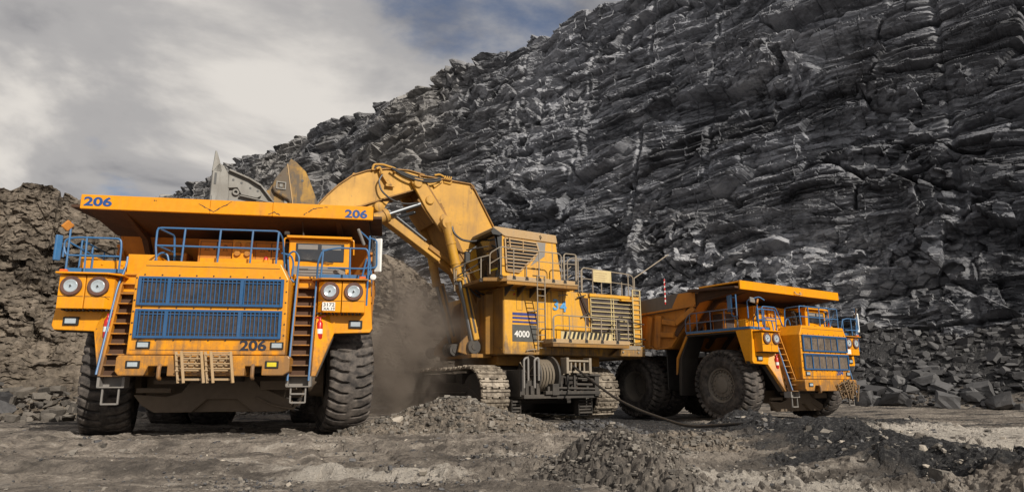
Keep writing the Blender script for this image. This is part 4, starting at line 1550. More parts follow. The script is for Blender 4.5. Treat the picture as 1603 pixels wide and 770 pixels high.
    cab = b.build('cab', M['truck'], T, 0.03, 2)
    b = MB()
    b.box(1.36, 3.06, 1.56, 3.1, 5.14, 5.19)
    b.box(1.38, 3.04, 1.50, 1.60, 5.11, 5.16)
    b.build('roof', M['truck'], cab, 0.01)
    b = MB()
    b.box(1.60, 2.86, 1.640, 1.662, 4.50, 5.0)
    ws = b.build('windscreen', M['glass'], cab, 0.02)
    b = MB()
    b.box(1.66, 2.17, 1.634, 1.641, 4.83, 4.96)
    b.box(2.27, 2.78, 1.634, 1.641, 4.83, 4.96)
    b.build('sun_blind', M['grey'], ws)
    b = MB()
    b.bar((1.7, 1.625, 4.56), (2.2, 1.625, 4.50), 0.012, 0.02)
    b.bar((2.2, 1.625, 4.50), (2.5, 1.625, 4.44), 0.012, 0.016)
    b.bar((2.05, 1.62, 4.55), (2.6, 1.62, 4.47), 0.012, 0.02)
    b.build('wiper', M['black'], cab)
    b = MB()
    b.box(1.405, 1.422, 1.85, 2.6, 4.45, 5.0)
    b.build('side_window', M['glass'], cab, 0.01)
    b = MB()
    b.box(3.0, 3.016, 1.85, 2.8, 4.45, 5.0)
    b.build('side_window', M['glass'], cab, 0.01)
    b = MB()
    b.prism([(1.56, 4.36), (2.92, 4.36), (2.92, 4.02), (1.62, 4.02), (1.56, 4.1)], 1, 1.56, 1.66)
    cg = b.build('cab_grille', M['grey'], cab, 0.015)
    b = MB()
    for k in range(3):
        b.box(1.7, 2.75, 1.552, 1.562, 4.10 + k * 0.075, 4.115 + k * 0.075)
    b.box(1.72, 1.96, 1.552, 1.562, 4.27, 4.285)
    b.build('slot', M['dark'], cg)
    b = MB()
    for sx, x in ((-1, 1.36), (1, 3.06)):
        b.tube(rounded([(x + 0.1 * -sx, 1.6, 5.12), (x + 0.05 * sx, 1.55, 5.10), (x + 0.06 * sx, 1.6, 4.7)], 0.05), 0.02, 6)
    b.build('grab_rail', M['truck'], cab)
    b = MB()
    b.tube([(1.78, 1.7, 5.19), (1.76, 1.7, 5.28)], 0.025, 8)
    b.tube([(1.76, 1.7, 5.27), (1.73, 1.66, 5.62)], 0.008, 5)
    b.build('antenna', M['dark'], cab)
    b = MB()
    b.box(1.28, 1.42, 1.6, 1.72, 5.2, 5.3)
    b.build('work_lamp', M['dark'], cab, 0.02)
    # black duct column between cabinet and cab
    b = MB()
    for k in range(5):
        b.lathe([(-0.12, 0.0), (-0.12, 0.10), (-0.02, 0.13), (0, 0.0)], (1.36 - 0.02, 2.2, 4.15 + k * 0.2), 1, 16)
    b.box(1.22, 1.42, 2.2, 2.8, 4.05, 5.1)
    b.build('duct', M['dark'], T, 0.01)
    # beacon and its stand on the hood
    b = MB()
    b.box(0.92, 1.16, 0.25, 0.45, 4.12, 4.2)
    b.lathe([(4.2, 0.06), (4.26, 0.065), (4.26, 0.0)], (1.08, 0.35, 0), 2, 16)
    bc = b.build('beacon', M['truck'], T, 0.006)
    b = MB()
    b.lathe([(4.26, 0.055), (4.32, 0.05), (4.36, 0.02), (4.37, 0.0)], (1.08, 0.35, 0), 2, 16)
    b.build('beacon_dome', M['red'], bc)
    # ---- guard rails
    def rail(name, polys, r=0.024, m='blue'):
        b = MB()
        for p, rad in polys:
            b.tube(rounded(p, rad), r, 8)
        return b.build(name, M[m], T)
    y0 = 0.12
    pol = [([(-1.33, y0, 4.14), (-1.38, y0, 4.5), (-1.38, y0, 4.93), (1.38, y0, 4.95), (1.46, y0 + 0.2, 4.8), (1.5, y0 + 0.5, 4.1)], 0.10),
           ([(-1.37, y0, 4.50), (1.42, y0, 4.50)], 0.01)]
    for x in (-0.78, 0.02, 0.76, 1.36):
        pol.append(([(x, y0, 4.13), (x + 0.02, y0, 4.94)], 0.01))
    pol += [([(-1.36, y0, 4.92), (-1.22, 0.9, 4.92), (-1.18, 1.0, 4.12)], 0.1), ([(-1.36, y0, 4.50), (-1.22, 0.9, 4.50)], 0.01),
            ([(-1.60, 0.7, 4.1), (-1.5, 0.7, 4.38), (-1.40, 0.7, 4.45), (-1.28, 0.7, 4.4), (-1.2, 0.7, 4.1)], 0.06),
            ([(1.40, 0.6, 4.5), (1.62, 0.75, 4.48), (1.68, 0.8, 4.3), (1.66, 0.8, 3.95)], 0.08)]
    rail('guard_rail', pol)
    y0 = 0.5
    pol = [([(2.40, y0, 4.58), (2.80, y0, 4.66), (3.50, y0, 4.66), (3.55, y0, 4.5), (3.55, y0, 4.16), (3.40, y0, 4.14), (2.55, y0, 4.14)], 0.08),
           ([(2.42, y0, 4.62), (2.40, y0, 3.9)], 0.01), ([(3.08, y0, 4.65), (3.10, y0, 3.9)], 0.01),
           ([(3.56, y0, 5.0), (3.54, y0, 3.2)], 0.01), ([(3.50, y0, 4.4), (3.40, y0, 3.9)], 0.01),
           ([(3.55, y0, 4.62), (3.56, 4.3, 4.62)], 0.01), ([(3.55, y0, 4.28), (3.56, 4.3, 4.28)], 0.01)]
    for y in (1.4, 2.4, 3.4, 4.3):
        pol.append(([(3.55, y, 3.97), (3.56, y, 4.62)], 0.01))
    rail('guard_rail', pol)
    y0 = 0.62
    pol = [([(-3.55, y0, 4.25), (-3.55, y0, 4.68), (-3.3, y0, 4.74), (-2.33, y0, 4.74), (-2.30, y0, 4.5), (-2.30, y0, 3.9)], 0.10),
           ([(-3.55, y0, 4.5), (-3.5, y0, 4.30), (-2.32, y0, 4.30)], 0.10), ([(-3.08, y0, 4.73), (-3.05, y0, 3.9)], 0.01),
           ([(-3.46, y0, 5.1), (-3.45, y0, 3.9)], 0.01), ([(-3.46, y0, 4.62), (-3.1, y0 + 0.5, 4.4), (-3.1, y0 + 0.5, 3.98)], 0.02)]
    rail('guard_rail', pol)
    pol = [([(-3.56, 1.55, 4.0), (-3.56, 1.55, 4.85)], 0.01), ([(-3.56, 1.55, 4.85), (-3.56, 4.1, 4.85), (-3.56, 4.36, 4.6), (-3.56, 4.36, 4.05)], 0.12),
           ([(-3.56, 1.55, 4.42), (-3.56, 4.34, 4.42)], 0.01), ([(-3.56, 4.36, 4.05), (-2.4, 4.36, 4.05), (-2.4, 4.36, 4.6), (-3.56, 4.36, 4.6)], 0.01)]
    for y in (2.2, 2.95, 3.7, 4.1):
        pol.append(([(-3.56, y, 4.0), (-3.56, y, 4.84)], 0.01))
    rail('guard_rail', pol, 0.024, 'blue' if num == '206' else 'rail_bluegrey')
    # ---- mirrors
    def mirror(x, y, z, w, h, rzz, m, rx=0.0):
        b = MB()
        b.box(-w / 2, w / 2, -0.02, 0.05, -h / 2, h / 2)
        o = b.build('mirror', M[m], T, 0.03, 3)
        o.location = (x, y, z)
        o.rotation_euler = (rx, 0.0, rzz)
        return o
    mirror(-3.50, 0.55, 5.0, 0.20, 0.22, 0.7, 'bed').rotation_euler = (0.3, 0.6, 0.9)
    mirror(-3.62, 0.5, 4.45, 0.16, 0.62, 0.9, 'blue')
    mirror(3.78, 0.6, 4.52, 0.20, 0.88, -0.5, 'white')
    mirror(3.66, 0.62, 4.52, 0.04, 0.75, 0.0, 'black')
    mirror(3.36, 0.35, 4.93, 0.08, 0.46, 0.9, 'grey', 0.0).rotation_euler = (0, -0.6, 0.9)
    b = MB()
    b.tube(rounded([(3.28, 0.4, 5.12), (3.5, 0.5, 4.95), (3.58, 0.5, 4.85)], 0.05), 0.02, 6)
    b.tube(rounded([(3.56, 0.5, 4.95), (3.74, 0.55, 4.9), (3.76, 0.55, 4.2), (3.55, 0.5, 4.15)], 0.08), 0.02, 6)
    b.build('mirror_bracket', M['blue'], T)
    b = MB()
    b.lathe([(-0.03, 0.0), (-0.02, 0.075), (0.03, 0.08), (0.05, 0.0)], (3.68, 0.6, 3.95), 1, 16)
    b.build('side_lamp', M['white'], T)
    # ---- dump body
    hw = 3.42
    b = MB()
    side = [(3.45, 5.78), (11.6, 5.62), (11.6, 5.25), (8.6, 3.95), (6.25, 3.38), (5.46, 3.40), (3.52, 5.42)]
    for sx in (-1, 1):
        b.prism(side, 0, sx * hw, sx * (hw - 0.07))
    b.prism([(3.50, 5.44), (3.62, 5.50), (5.55, 3.46), (5.44, 3.38)], 0, -hw + 0.07, hw - 0.07)
    b.prism([(5.46, 3.38), (5.46, 3.46), (6.25, 3.46), (8.6, 4.03), (11.6, 5.33), (11.6, 5.25), (8.6, 3.95), (6.25, 3.38)], 0, -hw + 0.07, hw - 0.07)
    body = b.build('dump_body', M['bed'], T, 0.01)
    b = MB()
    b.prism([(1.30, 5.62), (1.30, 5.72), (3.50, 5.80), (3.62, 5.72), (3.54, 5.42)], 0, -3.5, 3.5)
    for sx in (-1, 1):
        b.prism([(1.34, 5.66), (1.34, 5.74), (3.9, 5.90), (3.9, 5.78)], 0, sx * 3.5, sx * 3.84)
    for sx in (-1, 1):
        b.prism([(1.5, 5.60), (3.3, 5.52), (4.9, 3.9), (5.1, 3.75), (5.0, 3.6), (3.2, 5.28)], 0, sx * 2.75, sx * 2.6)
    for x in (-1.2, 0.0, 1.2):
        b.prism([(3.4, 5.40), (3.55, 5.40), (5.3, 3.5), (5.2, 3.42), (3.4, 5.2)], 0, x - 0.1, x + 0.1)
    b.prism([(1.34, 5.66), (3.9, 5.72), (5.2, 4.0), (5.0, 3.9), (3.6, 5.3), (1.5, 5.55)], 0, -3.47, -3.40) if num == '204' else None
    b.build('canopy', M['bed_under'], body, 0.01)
    b = MB()
    b.box(-3.60, -0.55, 1.25, 1.33, 5.615, 5.985)
    b.box(-0.545, 1.0, 1.25, 1.33, 5.612, 5.985)
    b.box(1.005, 3.60, 1.25, 1.33, 5.61, 5.985)
    b.box(-3.6, 3.6, 1.33, 3.45, 5.90, 5.97)
    cf = b.build('canopy_front', M['truck'], body, 0.012)
    if num == '206':
        text_mesh('fleet_number', num, 0.225, M['num_blue'], cf, (-3.52, 1.244, 5.70), 0.045, 1.38)
        text_mesh('fleet_number', num, 0.215, M['num_blue'], cf, (2.86, 1.244, 5.66), 0.045, 1.32)
        b = MB()
        rs = random.Random(3)
        for q0, q1 in (((-0.82, 5.86), (-0.46, 5.66)), ((-0.46, 5.66), (-0.02, 5.95)), ((1.80, 5.69), (2.05, 5.86)), ((2.05, 5.86), (2.4, 5.92)), ((0.9, 5.66), (1.05, 5.72)), ((1.05, 5.72), (1.2, 5.65)), ((-1.9, 5.9), (-1.84, 5.9))):
            n_ = 9
            pr_ = None
            for k in range(n_ + 1):
                t_ = k / n_
                p_ = (q0[0] + (q1[0] - q0[0]) * t_ + rs.uniform(-0.008, 0.008), 1.247, q0[1] + (q1[1] - q0[1]) * t_ + rs.uniform(-0.012, 0.012))
                if pr_ and rs.random() > 0.12:
                    b.bar(pr_, p_, 0.006, rs.uniform(0.008, 0.028))
                pr_ = p_
        b.build('scratch', M['dark'], cf)
    else:
        b = MB()
        b.tube(rounded([(0.1, 1.22, 5.78), (0.1, 1.16, 5.66), (0.5, 1.16, 5.66), (0.5, 1.22, 5.78)], 0.05), 0.025, 8)
        b.build('lifting_loop', M['tan'], cf)
    # worn upper side boards and the ribs
    for sx in (-1, 1):
        b = MB()
        b.prism([(3.75, 5.88), (11.6, 5.66), (11.6, 5.05), (7.25, 5.02), (4.6, 5.12), (3.8, 5.25)], 0, sx * hw, sx * (hw + 0.12))
        b.build('side_board', M['bed_steel'], body, 0.015)
        b = MB()
        b.box(sx * hw, sx * (hw + 0.19), 3.8, 11.6, 5.0, 5.07) if False else None
        xo = (sx * hw, sx * (hw + 0.17))
        b.bar((sx * (hw + 0.07), 3.78, 5.2), (sx * (hw + 0.07), 11.5, 4.98), 0.2, 0.09)
        for ya, yb_, w in ((6.55, 6.85, 0.34), (7.5, 7.7, 0.34), (5.97, 6.2, 0.36), (8.6, 8.7, 0.34), (9.7, 9.75, 0.3)):
            za = 4.95
            zb_ = 3.45 if yb_ < 7 else 3.45 + (yb_ - 6.3) * 0.33
            b.bar((sx * (hw + 0.06), ya, za), (sx * (hw + 0.06), yb_, zb_), 0.2, w, (0, 1, 0))
        b.bar((sx * (hw + 0.06), 5.80, 4.66), (sx * (hw + 0.06), 4.95, 4.50), 0.2, 0.24)
        b.bar((sx * (hw + 0.06), 5.92, 4.06), (sx * (hw + 0.06), 5.1, 3.98), 0.2, 0.24)
        b.bar((sx * (hw + 0.06), 4.95, 4.5), (sx * (hw + 0.06), 3.85, 5.08), 0.2, 0.26)
        b.bar((sx * (hw + 0.04), 5.46, 3.44), (sx * (hw + 0.04), 6.3, 3.42), 0.2, 0.1)
        b.bar((sx * (hw + 0.04), 6.3, 3.42), (sx * (hw + 0.04), 11.3, 5.1), 0.2, 0.1)
        b.build('rib', M['bed'], body, 0.015)
    if num == '204':
        b = MB()
        b.prism([(3.72, 5.80), (4.7, 5.83), (5.1, 5.25), (5.0, 5.16), (3.72, 5.24)], 0, -(hw + 0.121), -(hw + 0.135))
        b.build('paint_patch', M['bed'], body)
        b = MB()
        b.tube([(-3.62, 5.45, 5.42), (-3.62, 5.44, 5.42 + 11 * 0.108)], 0.030, 8)
        mk = b.build('marker_pole', M['red'], T)
        for k in range(1, 11, 2):
            b = MB()
            b.tube([(-3.62, 5.45, 5.42 + k * 0.108), (-3.62, 5.44, 5.42 + (k + 1) * 0.108)], 0.033, 8)
            b.build('white_band', M['white'], mk)
        text_mesh('fleet_number', '2', 0.3, M['black'], T, (-2.1, 4.5, 2.6), 0.04)
        # mirrors of this truck's left deck
        mirror(-3.45, 1.95, 5.1, 0.34, 0.7, 1.2, 'blue')
        mirror(-3.2, 1.0, 5.15, 0.5, 0.22, 0.3, 'grey')
        b = MB()
        b.tube(rounded([(-3.5, 1.6, 3.9), (-3.5, 1.6, 5.45)], 0.1), 0.03, 8)
        b.tube(rounded([(-3.5, 1.6, 5.3), (-3.5, 1.85, 5.35), (-3.5, 1.85, 4.55), (-3.5, 1.6, 4.5)], 0.08), 0.025, 8)
        b.tube(rounded([(-3.3, 1.2, 4.4), (-3.3, 1.2, 5.15), (-2.9, 0.9, 5.3), (-2.7, 0.8, 5.15)], 0.1), 0.025, 8)
        b.tube(rounded([(-3.2, 0.6, 4.1), (-3.2, 0.6, 4.85), (-2.3, 0.6, 4.85), (-1.9, 0.6, 4.1)], 0.12), 0.025, 8)
        b.tube([(-3.2, 0.6, 4.4), (-2.1, 0.6, 4.4)], 0.02, 8)
        b.build('mirror_bracket', M['blue'], T)
    # exhaust / tanks behind the front wheels
    b = MB()
    for sx in (-1, 1):
        b.lathe([(5.2, 0.0), (5.2, 0.42), (6.1, 0.42), (6.1, 0.0)], (sx * 1.75, 0, 2.3), 1, 20)
    b.build('fuel_tank', M['dark'], T)
    return T


M['mesh_light'] = plain('radiator_dusty', (0.13, 0.10, 0.075), 0.7, 0.0, 0.4, 14)
M['dark_tan'] = paint('rack_dirty', (0.16, 0.10, 0.05), dust=0.5, rust=0.6, rough=0.6, seed=8.8)
M['rail_bluegrey'] = paint('rail_blue_dusty', (0.06, 0.11, 0.2), dust=0.5, rust=0.2, rough=0.5, seed=8.1)
build_truck('206', (-7.058, 15.603, -0.04), 0.188, 'haul truck 206 at the left, seen from the front, under the excavator bucket', 1.5, 'two', 0.24)
build_truck('204', (13.155, 28.459, -0.50), 0.588, 'haul truck 204 parked at the right below the quarry wall, turned three quarters', 1.72, 'pile', -0.05)

# ================================================================== EXCAVATOR
XC = empty('mining_excavator', (-0.36, 28.5, 0.0), R(29))
tag(XC, 'big yellow crawler excavator number 34 between the two haul trucks, bucket raised over truck 206', 'excavator')


def P(b, name, m, parent=XC, bevel=0.0, seg=1):
    return b.build(name, M[m] if isinstance(m, str) else m, parent, bevel, seg)


# ---- house
b = MB()
b.prism([(0.0, 0.0), (7.35, 0.0), (7.35, 6.2), (0.0, 6.2)], 2, 2.55, 5.42)
house = P(b, 'machine_house', 'exc', bevel=0.03)
b = MB()
for x in (2.38, 3.0, 4.40):
    b.box(x - 0.012, x + 0.012, -0.006, 0.003, 2.6, 5.40)
b.box(0.02, 2.36, -0.006, 0.003, 5.34, 5.36)
b.box(1.55, 1.565, -0.006, 0.003, 4.4, 5.3)
for x in (3.4, 5.2):
    b.box(x, x + 0.01, -0.006, 0.003, 2.6, 3.0)
P(b, 'panel_seam', 'under', house)
b = MB()
b.prism([(0.15, 0.9), (5.6, 0.9), (5.6, 5.4), (0.15, 5.4)], 2, 2.12, 2.55)
P(b, 'house_base', 'boom_dark', bevel=0.02)
b = MB()
for k in range(3):
    z = 4.34 - k * 0.18
    b.box(0.41, 1.62, -0.012, -0.002, z - 0.12 + k * 0.02, z)
P(b, 'stripe', 'stripe', house)
b = MB()
b.box(0.40, 1.62, -0.010, -0.002, 3.10, 3.82)
dc = P(b, 'decal_panel', 'decal', house)
text_mesh('model_number', '4000', 0.27, M['white'], dc, (0.50, -0.016, 3.30), 0.03, 1.0, depth=0.004)
text_mesh('fleet_number', '3', 0.48, M['num_light'], house, (2.44, -0.03, 4.56), 0.03, 1.05, depth=0.02)
text_mesh('fleet_number', '4', 0.48, M['num_light'], house, (2.84, -0.03, 4.50), 0.03, 1.05, depth=0.02)
b = MB()
b.lathe([(-0.05, 0.0), (-0.04, 0.035), (0.0, 0.045)], (0.5, -0.002, 5.12), 1, 14)
P(b, 'side_lamp', 'red', house)
for x, z in ((0.35, 5.28), (1.5, 4.45), (1.4, 2.78), (3.1, 5.25)):
    b = MB()
    b.tube([(x - 0.28, -0.03, z - 0.05), (x, -0.12, z), (x + 0.1, -0.12, z - 0.02)], 0.025, 6)
    b.tube([(x - 0.28, -0.03, z - 0.05), (x - 0.34, -0.1, z - 0.07)], 0.03, 6)
    P(b, 'door_handle', 'railgrey', house)
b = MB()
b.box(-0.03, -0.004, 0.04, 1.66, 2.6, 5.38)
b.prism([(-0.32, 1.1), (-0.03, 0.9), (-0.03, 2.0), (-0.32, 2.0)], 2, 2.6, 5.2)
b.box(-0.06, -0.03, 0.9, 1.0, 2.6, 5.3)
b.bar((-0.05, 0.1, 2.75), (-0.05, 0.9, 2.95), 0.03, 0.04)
P(b, 'shaded_front_bulkhead', 'boom_dark', house, 0.004)  # dirty brown facing that also paints in shade on the unlit end
b = MB()
for x0_, z0_, x1_, z1_ in ((0.62, 4.45, 0.9, 5.25), (1.75, 2.9, 2.2, 5.2)):
    for a_, b_ in (((x0_, z0_), (x1_, z0_)), ((x1_, z0_), (x1_, z1_)), ((x1_, z1_), (x0_, z1_)), ((x0_, z1_), (x0_, z0_))):
        b.bar((a_[0], -0.004, a_[1]), (b_[0], -0.004, b_[1]), 0.008, 0.012, (0, 1, 0))
P(b, 'door_outline', 'under', house)
# open vent with a strut in the side
b = MB()
b.prism([(3.90, 5.20), (4.38, 5.18), (4.38, 3.88), (4.22, 4.0), (3.92, 4.9)], 1, -0.02, -0.004)
op = P(b, 'side_opening', 'bed_under', house)
b = MB()
b.tube([(3.85, -0.1, 5.45), (4.1, -0.12, 4.9), (4.55, -0.15, 4.05)], 0.03, 6)
b.tube([(3.7, -0.12, 5.15), (4.2, -0.1, 5.3)], 0.03, 6)
b.tube([(3.95, -0.12, 4.3), (4.35, -0.1, 4.48)], 0.035, 6)
P(b, 'gas_strut', 'dark', house)
# radiator with cream guard bars
b = MB()
b.box(4.52, 6.92, -0.03, -0.004, 3.14, 5.22)
rg = P(b, 'radiator_intake', 'mesh_dark', house)
b = MB()
for k in range(11):
    z = 3.17 + k * 0.2
    b.box(4.5, 6.95, -0.10, -0.045, z, z + 0.042)
for x in (4.5, 5.66, 5.80, 6.93):
    b.box(x - 0.022, x + 0.022, -0.075, -0.031, 3.12, 5.24)
P(b, 'guard_bar', 'cream', house, 0.004)
b = MB()
b.box(4.42, 7.3, -0.12, -0.0, 5.25, 5.40)
b.box(6.1, 6.75, -0.3, -0.12, 5.12, 5.2)
P(b, 'roof_trim', 'exc', house, 0.01)
# rear corner box
b = MB()
b.box(5.95, 7.38, -0.32, -0.004, 2.56, 3.02)
b.prism([(5.4, 2.58), (5.95, 2.58), (5.95, 2.98)], 1, -0.3, -0.004)
P(b, 'corner_box', 'exc', house, 0.02)
b = MB()
b.box(5.98, 7.1, -0.34, -0.31, 2.86, 3.05)
for x in (6.05, 6.95, 7.3):
    for z in (2.75, 2.9):
        b.box(x - 0.05, x + 0.05, -0.37, -0.33, z - 0.04, z + 0.04)
P(b, 'bolt_plate', 'railgrey', house, 0.006)
# counterweight at the back
b = MB()
b.prism([(7.35, 0.15), (7.9, 0.6), (8.1, 3.1), (7.9, 5.6), (7.35, 6.05)], 2, 2.5, 5.2)
P(b, 'counterweight', 'exc', XC, 0.05, 2)
# dark front bulkhead recess and boom foot brackets
b = MB()
for y in (1.7, 4.4):
    b.prism([(0.1, 2.55), (0.1, 5.3), (-0.35, 5.0), (-0.75, 3.6), (-1.25, 3.1), (-1.35, 2.7), (-0.6, 2.5)], 1, y, y + 0.14)
b.box(-0.9, 0.1, 1.3, 4.8, 2.45, 2.62)
b.bar((-0.1, 1.9, 4.4), (-0.95, 1.9, 3.1), 0.2, 0.26)
P(b, 'boom_foot_bracket', 'boom_dark', XC, 0.02)
for y in (1.62, 4.2):
    b = MB()
    b.lathe([(-0.16, 0.0), (-0.16, 0.14), (-0.13, 0.15), (-0.13, 0.30), (0.13, 0.32), (0.16, 0.0)], (-0.66, y, 2.93), 1, 28)
    P(b, 'cylinder_pin', 'under', XC)
    b = MB()
    b.lathe([(-0.16, 0.0), (-0.16, 0.14), (-0.13, 0.15), (-0.13, 0.26), (0.13, 0.28), (0.16, 0.0)], (-1.35, y + 0.5, 2.80), 1, 24)
    P(b, 'cylinder_pin', 'under', XC)

# ---- cab
b = MB()
b.prism([(-0.05, 5.72), (-0.05, 7.92), (2.72, 7.92), (2.98, 6.3), (3.05, 5.72)], 1, 0.10, 2.3)
cab = P(b, 'operator_cab', 'exc', bevel=0.025)
b = MB()
b.prism([(-0.50, 7.98), (-0.05, 7.72), (0.1, 7.66), (2.82, 7.60), (2.74, 7.98), (-0.4, 8.06)], 1, 0.04, 2.36)
P(b, 'cab_roof', 'tan', cab, 0.02)
b = MB()
b.prism([(-0.50, 7.98), (-0.62, 7.8), (-0.55, 7.68), (-0.2, 7.66), (-0.06, 7.75)], 1, 0.0, 2.4)
P(b, 'visor', 'black', cab, 0.01)
b = MB()
b.prism([(-0.06, 5.9), (-0.36, 7.68), (-0.30, 7.7), (0.0, 5.9)], 1, 0.2, 2.2)
P(b, 'windscreen', 'glass', cab)
b = MB()
b.prism([(-0.05, 5.8), (-0.28, 7.68), (-0.04, 7.68), (-0.04, 5.8)], 1, 0.10, 0.16)
P(b, 'corner_post', 'black', cab)
b = MB()
b.box(-0.16, -0.08, 0.35, 1.0, 6.5, 6.62)
b.box(-0.14, -0.08, 0.35, 1.1, 6.22, 6.3)
P(b, 'seat_belt', M['lens_y'], cab)
b = MB()
wpoly = [(0.08, 7.58), (1.68, 7.52), (1.82, 7.12), (0.78, 6.12), (0.16, 6.14)]
b.prism(wpoly, 1, 0.07, 0.098)
P(b, 'side_window', 'glass', cab)
b = MB()
for k in range(9):
    z = 6.22 + k * 0.15
    x1 = min(1.80 - max(0, z - 7.12) * 0.35, 0.80 + (z - 6.12) * 1.02) - 0.03
    b.prism([(0.16, z - 0.045), (x1, z - 0.05), (x1, z - 0.01), (0.16, z + 0.0)], 1, -0.03, 0.06)
for (x0, z0), (x1, z1) in zip(wpoly, wpoly[1:] + wpoly[:1]):
    b.bar((x0, 0.03, z0), (x1, 0.03, z1), 0.05, 0.07)
b.bar((0.95, -0.04, 7.5), (0.95, -0.04, 7.0), 0.03, 0.04)
b.bar((0.25, -0.05, 7.6), (0.3, -0.05, 7.1), 0.05, 0.05)
P(b, 'louvre_guard', 'tan', cab, 0.004)
b = MB()
b.prism([(1.72, 7.58), (2.2, 7.58), (2.14, 6.95), (1.4, 6.45), (1.84, 7.1)], 1, 0.085, 0.098)
P(b, 'grey_patch', 'grey', cab)
b = MB()
for x in (1.45, 1.72):
    b.box(x, x + 0.18, 0.06, 0.10, 6.32, 6.37)
b.box(1.5, 1.85, 0.07, 0.1, 6.02, 6.05)
P(b, 'latch', 'dark', cab)
b = MB()
for x in (0.1, 1.9, 2.4):
    b.tube([(x, 0.15, 7.98), (x, 0.15, 8.12)], 0.03, 6)
b.tube([(1.9, 0.02, 7.7), (1.86, -0.02, 7.9), (1.94, -0.02, 7.75)], 0.02, 5)
P(b, 'roof_fitting', 'dark', cab)

# ---- catwalks
def walk(name, x0, x1, y0, y1, z, th=0.16, m='tan'):
    b = MB()
    b.box(x0, x1, y0, y1, z - th, z)
    w = P(b, name, m, bevel=0.012)
    b = MB()
    b.box(x0 + 0.02, x1 - 0.02, y0 + 0.03, y1, z - th - 0.14, z - th - 0.003)
    P(b, 'walk_beam', 'boom_dark', w)
    return w


w1 = walk('upper_walkway', -0.35, 3.25, -0.92, 0.0, 5.74, 0.2)
b = MB()
for x in np.arange(0.0, 2.2, 0.62):
    b.prism([(-0.9, 5.44), (-0.05, 5.44), (-0.05, 5.0)], 0, x, x + 0.05)
P(b, 'bracket', 'dark', w1)
b = MB()
b.box(-1.25, 0.0, -0.5, 2.3, 5.50, 5.64)
b.prism([(-1.25, -0.5), (-0.35, -0.92), (-0.35, -0.5)], 2, 5.50, 5.66)
w2 = P(b, 'front_platform', 'boom_dark', bevel=0.012)
w3 = walk('lower_walkway', 1.86, 6.0, -0.92, 0.0, 3.20, 0.18)
b = MB()
for k in range(11):
    b.prism([(2.6 + k * 0.23, 3.24), (2.72 + k * 0.23, 3.24), (2.82 + k * 0.23, 3.55), (2.70 + k * 0.23, 3.55)], 1, -0.60, -0.59)
hz = P(b, 'hazard_stripe', 'black', w3)
b = MB()
b.box(2.5, 5.25, -0.585, -0.56, 3.21, 3.58)
P(b, 'toe_board', 'cream', w3)


def grail(parent, pts, posts, zb, mids, r=0.026):
    b = MB()
    b.tube(rounded(pts, 0.12), r, 8)
    for m_ in mids:
        b.tube([(p[0], p[1], p[2] - m_) for p in pts[1:-1]] if len(pts) > 3 else [(p[0], p[1], p[2] - m_) for p in pts], r * 0.8, 6)
    for x, y, z in posts:
        b.tube([(x, y, zb), (x, y, z)], r, 8)
    o = P(b, 'guard_rail', 'railgrey', parent)
    b = MB()
    for x, y, z in posts:
        b.box(x - 0.08, x + 0.08, y - 0.05, y + 0.02, zb - 0.12, zb - 0.03)
        b.lathe([(zb - 0.03, 0.07), (zb + 0.03, 0.07), (zb + 0.03, 0.0)], (x, y - 0.02, 0), 2, 10)
    P(b, 'rail_clamp', 'dark', o)


y = -0.88
grail(w1, [(-1.0, y + 0.25, 5.8), (-1.0, y + 0.25, 6.68), (-0.62, y, 6.95), (2.28, y, 6.92), (2.4, y, 6.8), (2.4, y, 5.8)],
      [(-0.62, y, 6.95), (0.0, y, 6.94), (0.62, y, 6.2), (1.25, y, 6.9), (1.95, y, 6.9), (2.62, y, 6.4)][:5], 5.72, (0.45,))
grail(w1, [(2.52, y, 5.8), (2.52, y, 6.85), (2.62, y, 6.95), (3.2, y, 6.95), (3.2, y, 5.8)], [(2.55, y, 6.9), (3.15, y, 6.9)], 5.72, (0.45,))
grail(w2, [(-1.95, 0.8, 5.2), (-2.0, 0.8, 6.2), (-1.35, -0.4, 6.5), (-1.0, -0.6, 6.6)], [(-1.9, 0.8, 6.15), (-1.3, -0.4, 6.5), (-1.2, 1.4, 6.5)], 5.6, (0.5,))
b = MB()
b.box(-1.75, -1.5, 0.2, 0.35, 6.35, 6.85)
P(b, 'mirror', 'black', w2, 0.03)
b = MB()
b.tube([(-1.0, -0.5, 6.6), (-1.4, -0.1, 6.2), (-2.0, 0.4, 5.8)], 0.03, 6)
b.tube([(-1.0, -0.5, 7.0), (-1.7, 0.2, 6.9)], 0.03, 6)
P(b, 'mirror_arm', 'dark', w2)
grail(w3, [(1.9, y, 3.26), (1.9, y, 4.1), (2.1, y, 4.22), (5.0, y, 4.18), (5.95, y, 4.16), (5.95, y, 3.26)],
      [(1.95, y, 4.15), (2.75, y, 4.2), (3.6, y, 4.2), (4.45, y, 4.18), (5.3, y, 4.17)], 3.18, (0.45,))
b = MB()
b.tube([(5.6, -0.7, 3.2), (5.6, -0.7, 4.3), (5.75, -0.7, 4.35), (5.9, -0.7, 4.1)], 0.03, 6)
b.tube([(5.95, y, 4.1), (7.3, -0.4, 4.05)], 0.03, 6)
b.tube([(5.95, y, 3.4), (7.35, -0.4, 3.35)], 0.03, 6)
b.box(5.5, 5.62, -0.72, -0.62, 3.2, 4.2)
P(b, 'post', 'dark', w3)


